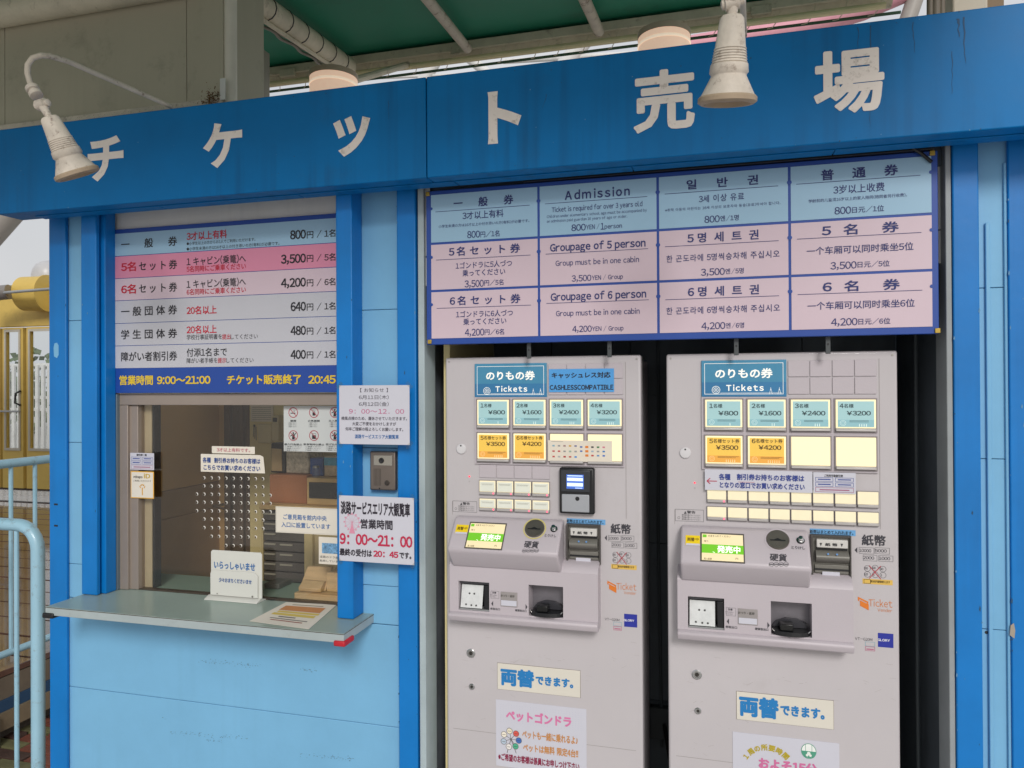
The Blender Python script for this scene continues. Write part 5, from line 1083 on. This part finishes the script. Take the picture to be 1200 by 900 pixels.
# ------------------------------------------------------------------ notices on the posts, intercom
y_ = YP-.003
t, _ = paper(397.5, 479.8, 451.5, 520.8, y_, 'closure_notice', 'white paper notice in fine print taped above the intercom', 'notice'); tape(t, *_, y_)
texts(t, ink('4a4652'), y_-.0007, [('【 お知らせ 】', 422, 454.5, 457.2, 4.8), ('6月11日(木)', 420.5, 455.5, 465.5, 4.8), ('6月12日(金)', 420.5, 455.5, 473.5, 4.8), ('検風点検のため、運休させていただきます。', 400, 477, 490.4, 4.1, .01), ('大変ご不便をおかけしますが', 412.8, 464.2, 496.7, 4.1, .01), ('何卒ご理解の程よろしくお願いします。', 404.8, 472.5, 503, 4.1, .01)])
texts(t, ink('c05888'), y_-.0007, [('9：00〜12．00', 409, 473.5, 482, 6.4, 0, 1.1)]); texts(t, ink('2f66a6'), y_-.0007, [('淡路サービスエリア大観覧車', 415.8, 467.2, 511.7, 4.6, .02)])
t, _ = paper(396.8, 484.4, 582, 659.5, y_, 'hours_notice', 'white opening hours notice with large red times, below the intercom', 'notice'); tape(t, *_, y_)
texts(t, ink('2a2430'), y_-.0009, [('淡路サービスエリア大観覧車', 399.3, 480.5, 596.3, 14.5, .035), ('営業時間', 422.5, 460, 614.6, 10.5, .025), ('最終の受付は', 398, 435.8, 647.6, 7.8, .035), ('です。', 468, 482, 651, 7.5, .035)])
texts(t, ink('c0284e'), y_-.0010, [('9：00〜21：00', 398.2, 483.3, 633, 14.6, .035), ('20：45', 437.5, 466.8, 649.4, 8, .04)])
wx, wz = X(412, y_), Z(412, 611.8, y_); q = MB().ring(wx, wz, .0235, .0012, y_-.0006, 26)
for k in range(12): a0 = k*math.pi/6; q.line((wx, wz), (wx+.0235*math.cos(a0), wz+.0235*math.sin(a0)), .0006, y_-.0006-.00001*k); q.disc(wx+.026*math.cos(a0), wz+.026*math.sin(a0), .0025, y_-.0007, 8)
q.poly([(wx, wz), (wx-.010, wz-.034), (wx+.010, wz-.034)], y_-.0008); q.build('wheel_drawing', ink('d890a8'), t)
yi = YW-.028
b_ = rect(433.6, 463.5, 529, 574.5, YW-.02)
t = thing('intercom', 'grey video intercom between the two paper notices', 'intercom', ((b_[0]+b_[1])/2, YW, b_[2])); wv, hv = b_[1]-b_[0], b_[3]-b_[2]
box(b_[0]-.003, b_[1]+.003, YW-.004, YW-.0006, b_[2]-.003, b_[3]+.003).build('back_plate', LBLUE, t, bevel=.001)
ig = mat('intercom_grey', '7a7068', .35, metal=.5, var=.08)
box(b_[0], b_[1], YW-.024, YW-.0042, b_[2], b_[3]).build('housing', ig, t, bevel=.004, seg=3)
box(b_[0]+wv*.16, b_[1]-wv*.12, YW-.0255, YW-.0242, b_[3]-hv*.36, b_[3]-hv*.10).build('camera_window', mat('cam_win', 'a09c92', .2, metal=.3), t, bevel=.001)
MB().lathe((b_[0]+wv*.47, YW-.0257, b_[3]-hv*.23), (0, -1, 0), [(0, .0085), (.003, .008), (.003, .005), (.001, .001)], 20).build('camera_lens', DARK, t, smooth=True)
for k in range(6): xx = b_[0]+wv*(.16+.052*k); box(xx, xx+.0012, YW-.0248, YW-.0242, b_[2]+hv*.12, b_[2]+hv*.56).build('speaker_slot', mat('slot_line', '4a443e', .6), t)
MB().lathe((b_[0]+wv*.68, YW-.0243, b_[2]+hv*.2), (0, -1, 0), [(0, .008), (.002, .008), (.0025, .0065), (.0035, .006), (.0036, .001)], 22).build('call_button', mat('call_button', '4b4540', .3, metal=.5), t, smooth=True)
MB().disc(b_[0]+wv*.38, b_[2]+hv*.05, .0025, YW-.0244, 10).build('drain_hole', DARK, t)

# ------------------------------------------------------------------ papers on the glass
yg = YG-.0012
t, _ = paper(248, 298.3, 523.2, 531.6, yg, 'fare_age_strip', 'narrow white strip with pink characters on the window glass', 'notice', PAPERC)
texts(t, ink('c06878'), yg-.0007, [('3才以上有料です。', 254, 293, 527.4, 4.4, .01)])
t, (x0, x1, z0, z1) = paper(235, 304, 532.6, 553.6, yg, 'discount_window_notice', 'white notice with bold navy characters on the glass above the speaking holes', 'notice', PAPERC)
MB().prism_y([(x1, z0), (x1+.020, z0), (x1+.014, z1-.006), (x1+.004, z1-.001), (x1, z1)], yg, yg+.0006).build('sheet', PAPERC, t)
texts(t, ink('2a4a8c'), yg-.0007, [('各種', 237.5, 247, 539, 5.8, .03), ('割引券お持ちのお客様は', 251, 305, 540, 5.8, .03), ('こちらでお買い求めください', 238.5, 305, 548.4, 6, .03)])
t, _ = paper(322.5, 404, 595, 625.8, yg, 'opinion_box_notice', 'white framed notice with blue characters low on the window glass', 'notice', PAPERC)
x0, x1, z0, z1 = _; MB().frame(x0+.003, x1-.003, z0+.003, z1-.003, .0005, yg-.0005).build('border', ink('a9a9a4'), t)
texts(t, ink('2f68a8'), yg-.0007, [('ご意見箱を館内中央', 332, 382.8, 606.6, 6, .012), ('入口に設置しています', 329.8, 387, 615.9, 6, .012)])
t, (x0, x1, z0, z1) = paper(372.8, 404, 629.7, 661.5, yg-.002, 'winter_tree_card', 'small card with a blue photo, half hidden by the post', 'card', PAPERC)
b_ = rect(377, 399, 636.5, 648.6, yg); MB().quad(*b_, yg-.0026).build('photo', mat('photo_blue', '6f9cc0', .4, var=.6, scale=120), t)
texts(t, ink('3a3f48'), yg-.0028, [('淡路のドラ焼き', 374.5, 400, 653, 2.8), ('販売しています', 374.5, 400, 657.6, 2.6)])
for k in range(9): pass
t, (x0, x1, z0, z1) = paper(152.3, 180.2, 530.8, 550.6, 2.121, 'discount_sticker', 'white sticker of outlined boxes on the left window stile', 'sticker'); boxnotice(t, x0, x1, z0, z1, 2.1203, .9)
texts(t, ink('33333a'), 2.1203, [('割引券一覧', 160, 172, 533.2, 2.2, .03)])
t, (x0, x1, z0, z1) = paper(153, 180, 552.4, 584, 2.121, 'id_payment_sticker', 'white sticker with an orange border on the left window stile', 'sticker', ink('e8b040'))
MB().quad(x0+.003, x1-.003, z0+.003, z1-.003, 2.1204).build('face', PAPERC, t); w_, h_ = x1-x0, z1-z0
texts(t, ink('55504c'), 2.1199, [('ご利用いただけます', 156, 177, 563.6, 2.2), ('minapo', 156.5, 167, 558.8, 3, .02)]); texts(t, ink('c9a83a'), 2.1199, [('iD', 168.5, 176, 558, 5, .03)])
q = MB(); cxx, czz = (x0+x1)/2+.001, z0+h_*.40
for k in range(9):
    a0 = math.radians(k*22.5); q.disc(cxx+.011*math.cos(a0)*(1 if k % 2 else .75), czz+.010*math.sin(a0), .0022, 2.1199, 8)
q.line((cxx, czz), (cxx, z0+h_*.12), .004, 2.1199); q.build('starburst', ink('d8a038'), t)
# prohibition poster
yp = YG-.0011
t, (x0, x1, z0, z1) = paper(332.3, 412, 475.6, 529.5, yp, 'prohibition_poster', 'white poster of red ringed prohibition pictograms, top right of the window', 'poster', mat('poster_grey', 'c9cccb', .5, var=.02))
RG, BKI = ink('b04050'), ink('2c2c2e')
pc = [(343.6, 483.4), (367.8, 483.4), (392.2, 483.3), (343.6, 510.4), (367.8, 510.4), (392.2, 510.4)]
for i, (px, py) in enumerate(pc):
    cx_, cz_ = X(px, yp), Z(px, py, yp); R_ = .0172; yy = yp-.0006
    q = MB()
    if i == 0: q.quad(cx_-.010, cx_+.008, cz_-.0035, cz_-.0008, yy); q.line((cx_+.004, cz_+.002), (cx_+.007, cz_+.008), .0008, yy); q.line((cx_+.001, cz_+.003), (cx_+.003, cz_+.009), .0008, yy)
    elif i in (1,): q.quad(cx_-.005, cx_+.005, cz_-.010, cz_+.0, yy); q.line((cx_-.003, cz_+.001), (cx_-.002, cz_+.008), .0012, yy); q.line((cx_+.002, cz_+.001), (cx_+.004, cz_+.007), .0012, yy)
    elif i == 4: q.quad(cx_-.006, cx_+.006, cz_-.011, cz_+.001, yy); q.frame(cx_-.007, cx_+.007, cz_-.011, cz_+.007, .0007, yy)
    else:
        q.disc(cx_, cz_+.008, .003, yy, 12); q.poly([(cx_-.005, cz_-.013), (cx_+.005, cz_-.013), (cx_+.005, cz_+.003), (cx_-.003, cz_+.005)], yy); q.line((cx_-.004, cz_+.002), (cx_-.011, cz_-.002), .0028, yy); q.line((cx_+.004, cz_+.002), (cx_+.010, cz_+.009), .0026, yy)
    q.build('pictogram', BKI, t)
    q = MB().ring(cx_, cz_, R_, .0022, yy-.0004, 30); q.line((cx_-R_*.66, cz_+R_*.66), (cx_+R_*.66, cz_-R_*.66), .002, yy-.0005); q.build('prohibition_ring', RG, t)
    ws = ['禁煙', '火気厳禁', '立入禁止', '暴力行為禁止', '飲食物持込禁止', '投げ込み禁止'][i]; L2 = len(ws)*1.75
    its = [(ws, px-L2, px+L2, py+10.4 if i > 2 else py+9.8, 2.3, .02)]
    for k in range(3): its.append(('ご遠慮ください', px-6-(i > 2)*4, px+4+(i > 2)*(6-k*2), py+(13 if i > 2 else 12.3)+k*2.1, 1.5))
    texts(t, ink('4f5356'), yy, its)

# ------------------------------------------------------------------ things on the counter
t = thing('welcome_stand', 'white plastic greeting stand with blue characters on the counter', 'counter sign', (X(275, 2.10), 2.10, CZ))
ya = 2.10; x0, x1 = X(246.5, ya), X(306, ya); zt_ = Z(275, 646, ya)
wp = mat('white_acrylic', 'd6d6d0', .3, var=.02)
MB().prism_y([(x0, CZ+.012), (x1, CZ+.012), (x1, zt_-.006), (x1-.006, zt_), (x0+.006, zt_), (x0, zt_-.006)], ya, ya+.004).build('back_plate', wp, t, bevel=.0008)
MB().prism_x([(ya-.022, CZ+.0005), (ya+.03, CZ+.0005), (ya+.03, CZ+.003), (ya+.004, CZ+.012), (ya-.001, CZ+.012), (ya-.022, CZ+.003)], x0-.010, x1-.004).build('base', wp, t, bevel=.0006)
z2 = Z(275, 669, ya); x3 = x1-.012
MB().prism_y([(x0+.002, CZ+.014), (x3, CZ+.014), (x3, z2-.012), (x3-.010, z2-.002), (x3-.02, z2), (x0+.015, z2), (x0+.005, z2-.004), (x0+.002, z2-.012)], ya-.006, ya-.002).build('front_plate', wp, t, bevel=.0008)
q = MB(); q.lathe((x0+.03, ya-.008, CZ+.020), (0, -1, 0), [(0, .002), (.001, .002)], 10).lathe((x3-.018, ya-.008, CZ+.019), (0, -1, 0), [(0, .003), (.001, .003)], 10); q.build('rivets', GUN, t)
texts(t, ink('2f6aa8'), ya-.0008, [('いらっしゃいませ', 250.8, 299, 663.2, 8.8, .03)]); texts(t, ink('2f5a9a'), ya-.0068, [('少々おまちくださいませ', 256.5, 294.8, 680.8, 5, .03)])
MB().tube([(x1+.002, ya+.03, CZ+.004), (x1+.02, ya+.02, CZ+.004), (x1+.035, ya+.035, CZ+.004), (x1+.025, ya+.05, CZ+.004), (x1-.0, ya+.045, CZ+.004)], .0012, 6).build('counter_cord', DARK, t, smooth=True)
# flyer lying on the counter
c4 = [H(292.5, 728, CZ+.001), H(362, 737.5, CZ+.001), H(394.5, 709, CZ+.001), H(335.5, 705.8, CZ+.001)]
t = thing('counter_flyer', 'printed flyer lying flat on the counter beside the post', 'flyer', tuple(c4[0]))
MB().add([v for v in c4]+[v+Vector((0, 0, .0008)) for v in c4], [(3, 2, 1, 0), (4, 5, 6, 7), (0, 1, 5, 4), (1, 2, 6, 5), (2, 3, 7, 6), (3, 0, 4, 7)]).build('sheet', PAPERC, t)
def fl(u, v): return c4[0].lerp(c4[1], u).lerp(c4[3].lerp(c4[2], u), v)+Vector((0, 0, .0012))
for (u0, u1, v0, v1, c_, n_) in ((.12, .88, .60, .82, 'c98a58', 'printed_band'), (.12, .88, .38, .47, 'd8c060', 'printed_band'), (.15, .9, .50, .57, 'd8c060', 'printed_band'), (.2, .8, .87, .90, 'a09080', 'fine_print'), (.3, .6, .30, .34, '7a7470', 'fine_print'), (.2, .85, .22, .25, '7a7470', 'fine_print'), (.25, .8, .15, .18, '9a5a50', 'fine_print')):
    MB().add([fl(u0, v0), fl(u1, v0), fl(u1, v1), fl(u0, v1)], [(0, 1, 2, 3)]).build(n_, ink(c_), t)
# wooden holder behind the glass
t = thing('wooden_card_holder', 'pale wooden card holder on a tray behind the glass, right end of the counter', 'card holder', (X(372, 2.2), 2.2, CZ))
x0, x1 = X(350.5, 2.20), X(410, 2.20)
box(x0, x1, 2.165, 2.33, CZ, CZ+.020).build('tray', WOODL, t, bevel=.002)
xa, xb_ = X(353, 2.22), X(384, 2.22)
MB().add([(xa, 2.20, CZ+.022), (xb_, 2.20, CZ+.022), (xb_, 2.245, CZ+.092), (xa+.006, 2.245, CZ+.088), (xa, 2.21, CZ+.022), (xb_, 2.21, CZ+.022), (xb_, 2.255, CZ+.092), (xa+.006, 2.255, CZ+.088)], [(0, 1, 2, 3), (7, 6, 5, 4), (0, 4, 5, 1), (1, 5, 6, 2), (2, 6, 7, 3), (3, 7, 4, 0)]).build('back_board', WOODL, t, bevel=.002)
MB().prism_x([(2.18, CZ+.022), (2.21, CZ+.022), (2.225, CZ+.05), (2.205, CZ+.052), (2.176, CZ+.034)], xa+.012, xb_-.006).build('card_rest', WOODL, t, bevel=.002)
box(xb_+.004, xb_+.05, 2.20, 2.26, CZ+.021, CZ+.085).build('pillar', WOODL, t, bevel=.002)

# ------------------------------------------------------------------ things inside the booth
YC_ = 2.52
zc_t = Z(340, 592, YC_)
t = thing('drawer_cabinet', 'tan cabinet of dark paper drawers with pale tabs, inside the booth', 'cabinet', (X(350, YC_), YC_, .04))
x0, x1 = X(308, YC_), X(356.5, YC_); x2 = X(420, YC_)
tan = mat('cabinet_tan', 'c9b888', .5, var=.05)
box(x0-.012, x2, YC_-.01, 2.82, zc_t-.02, zc_t).build('cabinet_top', mat('cabinet_top', 'd6b884', .5, var=.08), t, bevel=.003)
box(x0-.01, x0-.001, YC_, 2.8, .05, zc_t-.021).build('side_panel', tan, t); box(x1, x1+.035, YC_-.004, 2.8, .05, zc_t-.021).build('side_panel', tan, t)
box(x1+.036, x2, YC_+.01, 2.8, .05, zc_t-.021).build('side_panel', mat('cabinet_side', 'b8a880', .5), t)
zz = zc_t-.026; k = 0
while zz > CZ-.12:
    d = box(x0, x1-.002, YC_, 2.78, zz-.036, zz-.003).build('drawer', CABD, t, bevel=.0015)
    box(x0+.006, x0+.055, YC_-.004, YC_-.0005, zz-.014, zz-.008).build('drawer_tab', mat('tab_pale', 'a8a496', .5), d)
    if k in (3, 4, 5): box(x0+.075, x0+.13, YC_-.004, YC_-.0005, zz-.014, zz-.008).build('drawer_tab', mat('tab_pale', 'a8a496', .5), d)
    zz -= .039; k += 1
zt_ = zc_t+.0005
x0, x1 = X(315.5, 2.56), X(359, 2.56); tag(box(x0, x1, 2.56, 2.78, zt_, Z(337, 556.5, 2.56)).build('cardboard_box', BOXB, None, bevel=.002), 'flat brown box on top of the drawer cabinet', 'box')
ztb = Z(337, 556.5, 2.56)+.001
t = thing('framed_screen_box', 'wood framed box with a black glass front, right of the brown box', 'box', (X(380, 2.54), 2.54, zt_))
x0, x1 = X(358, 2.54), X(425, 2.54); z1 = Z(375, 560.5, 2.54)
box(x0, x1, 2.545, 2.78, zt_, z1).build('case', mat('case_tan', 'd8b880', .5, var=.08), t, bevel=.004)
box(x0+.012, x1-.012, 2.540, 2.5445, zt_+.026, z1-.016).build('black_front', mat('black_glass', '24272a', .25), t, bevel=.002)
t = thing('striped_bag', 'tan and black fabric bag standing on the brown box', 'bag', (X(325, 2.6), 2.6, ztb))
x0, x1 = X(316.5, 2.6), X(334, 2.6); z1 = Z(325, 519.5, 2.6)
MB().prism_y([(x0, ztb), (x1, ztb), (x1-.004, z1), (x0+.002, z1+.002)], 2.6, 2.74).build('bag_body', DARK, t, bevel=.006)
MB().prism_y([(x0+.006, ztb+.008), (x1-.012, ztb+.008), (x1-.014, z1-.022), (x0+.008, z1-.02)], 2.594, 2.5995).build('front_panel', mat('bag_tan', 'b8a078', .8, var=.15), t, bevel=.003)
tag(MB().prism_y([(X(334.5, 2.6), ztb), (X(361, 2.6), ztb), (X(362, 2.6), ztb+.05), (X(360, 2.6), Z(350, 528, 2.6)), (X(334.5, 2.6), Z(350, 527, 2.6))], 2.6, 2.72).build('plastic_bundle', mat('plastic_wrap', 'c0b8a8', .25, var=.5, scale=60, bump=1, bscale=50), None, bevel=.006), 'clear plastic wrapped bundle right of the striped bag', 'bundle')
zs_ = Z(375, 560.5, 2.54)+.001
tag(box(X(363, 2.6), X(378, 2.6), 2.6, 2.66, zs_, Z(370, 537, 2.6)).build('blue_carton', mat('carton_blue', '3058a0', .5, var=.15, scale=30), None, bevel=.002), 'deep blue carton on the wood framed box', 'carton')
t = thing('tissue_pack', 'pale cyan product pack standing beside the blue carton', 'pack', (X(386, 2.6), 2.6, zs_))
x0, x1 = X(379.5, 2.6), X(396, 2.6); z1 = Z(386, 535, 2.6); box(x0, x1, 2.6, 2.65, zs_, z1).build('pack', mat('pack_cream', 'c9b79a', .5, var=.25, scale=50), t, bevel=.003)
box(x0+.001, x1-.001, 2.5975, 2.5995, z1-.035, z1-.004).build('cyan_label', mat('pack_cyan', '4aa0c0', .5, var=.2, scale=60), t)
t = thing('glass_jar', 'small clear jar in front of the blue carton', 'jar', (X(371, 2.57), 2.57, zs_))
MB().lathe((X(370, 2.572), 2.572, zs_), (0, 0, 1), [(0, .016), (.03, .016), (.035, .012)], 18).build('jar_body', CLEAR, t, smooth=True)
MB().lathe((X(370, 2.572), 2.572, zs_+.035), (0, 0, 1), [(0, .013), (.008, .013)], 18).build('jar_lid', ALU, t, smooth=True)
for (p0, p1, yt0, yb0, col, nm, lab, cat) in ((345, 357, 545, 556, 'd8d4c8', 'paper_stack', 'short stack of white papers on the brown box', 'papers'),):
    pass
t = thing('hanging_keys', 'bunch of keys hanging on a hook between the chart and the folding door', 'keys', (X(297, 2.83), 2.83, Z(297, 520, 2.83)))
for k in range(3): MB().tube([(X(297+k*1.2, 2.83), 2.832, Z(297, 500, 2.83)), (X(296.5+k*1.8, 2.83), 2.830, Z(297, 512+k*2, 2.83))], .0016, 6).build('key', CHROME, t)
MB().disc(X(298, 2.83), Z(298, 499, 2.83), .006, 2.829, 10).build('key_ring', DARK, t)
t = thing('desk_phone', 'pale telephone handset on the inner counter behind the greeting stand', 'telephone', (X(318, 2.27), 2.27, CZ))
box(X(312, 2.27), X(330, 2.27), 2.25, 2.33, CZ-.0005, CZ+.018).build('phone_body', mat('phone_grey', '54524e', .4), t, bevel=.004)
yw = 2.84
t, (x0, x1, z0, z1) = paper(293.5, 320, 474, 494, yw-.004, 'wall_chart', 'cream chart pinned to the inner wall of the booth', 'chart', PAPERC)
q = MB()
for k in range(7): q.quad(x0+.008, x1-.01, z1-.012-k*.009, z1-.0125-k*.009-.001, yw-.0046)
q.build('fine_print', ink('8a8474'), t)
t = thing('wall_switch_panel', 'cream switch cover and intercom handset on the inner wall', 'switch panel', (X(315, yw), yw, Z(315, 520, yw)))
b_ = rect(305, 321, 497, 519, yw); box(b_[0], b_[1], yw-.02, yw-.0005, b_[2], b_[3]).build('cover', mat('switch_cream', 'dccfa8', .5), t, bevel=.003)
b_ = rect(323, 331.5, 487, 516, yw); box(b_[0], b_[1], yw-.035, yw-.0005, b_[2], b_[3]).build('handset', mat('switch_cream', 'b3a683'), t, bevel=.005)
b_ = rect(325, 330, 489, 494, yw); box(b_[0], b_[1], yw-.037, yw-.0355, b_[2], b_[3]).build('handset_screen', DARK, t)
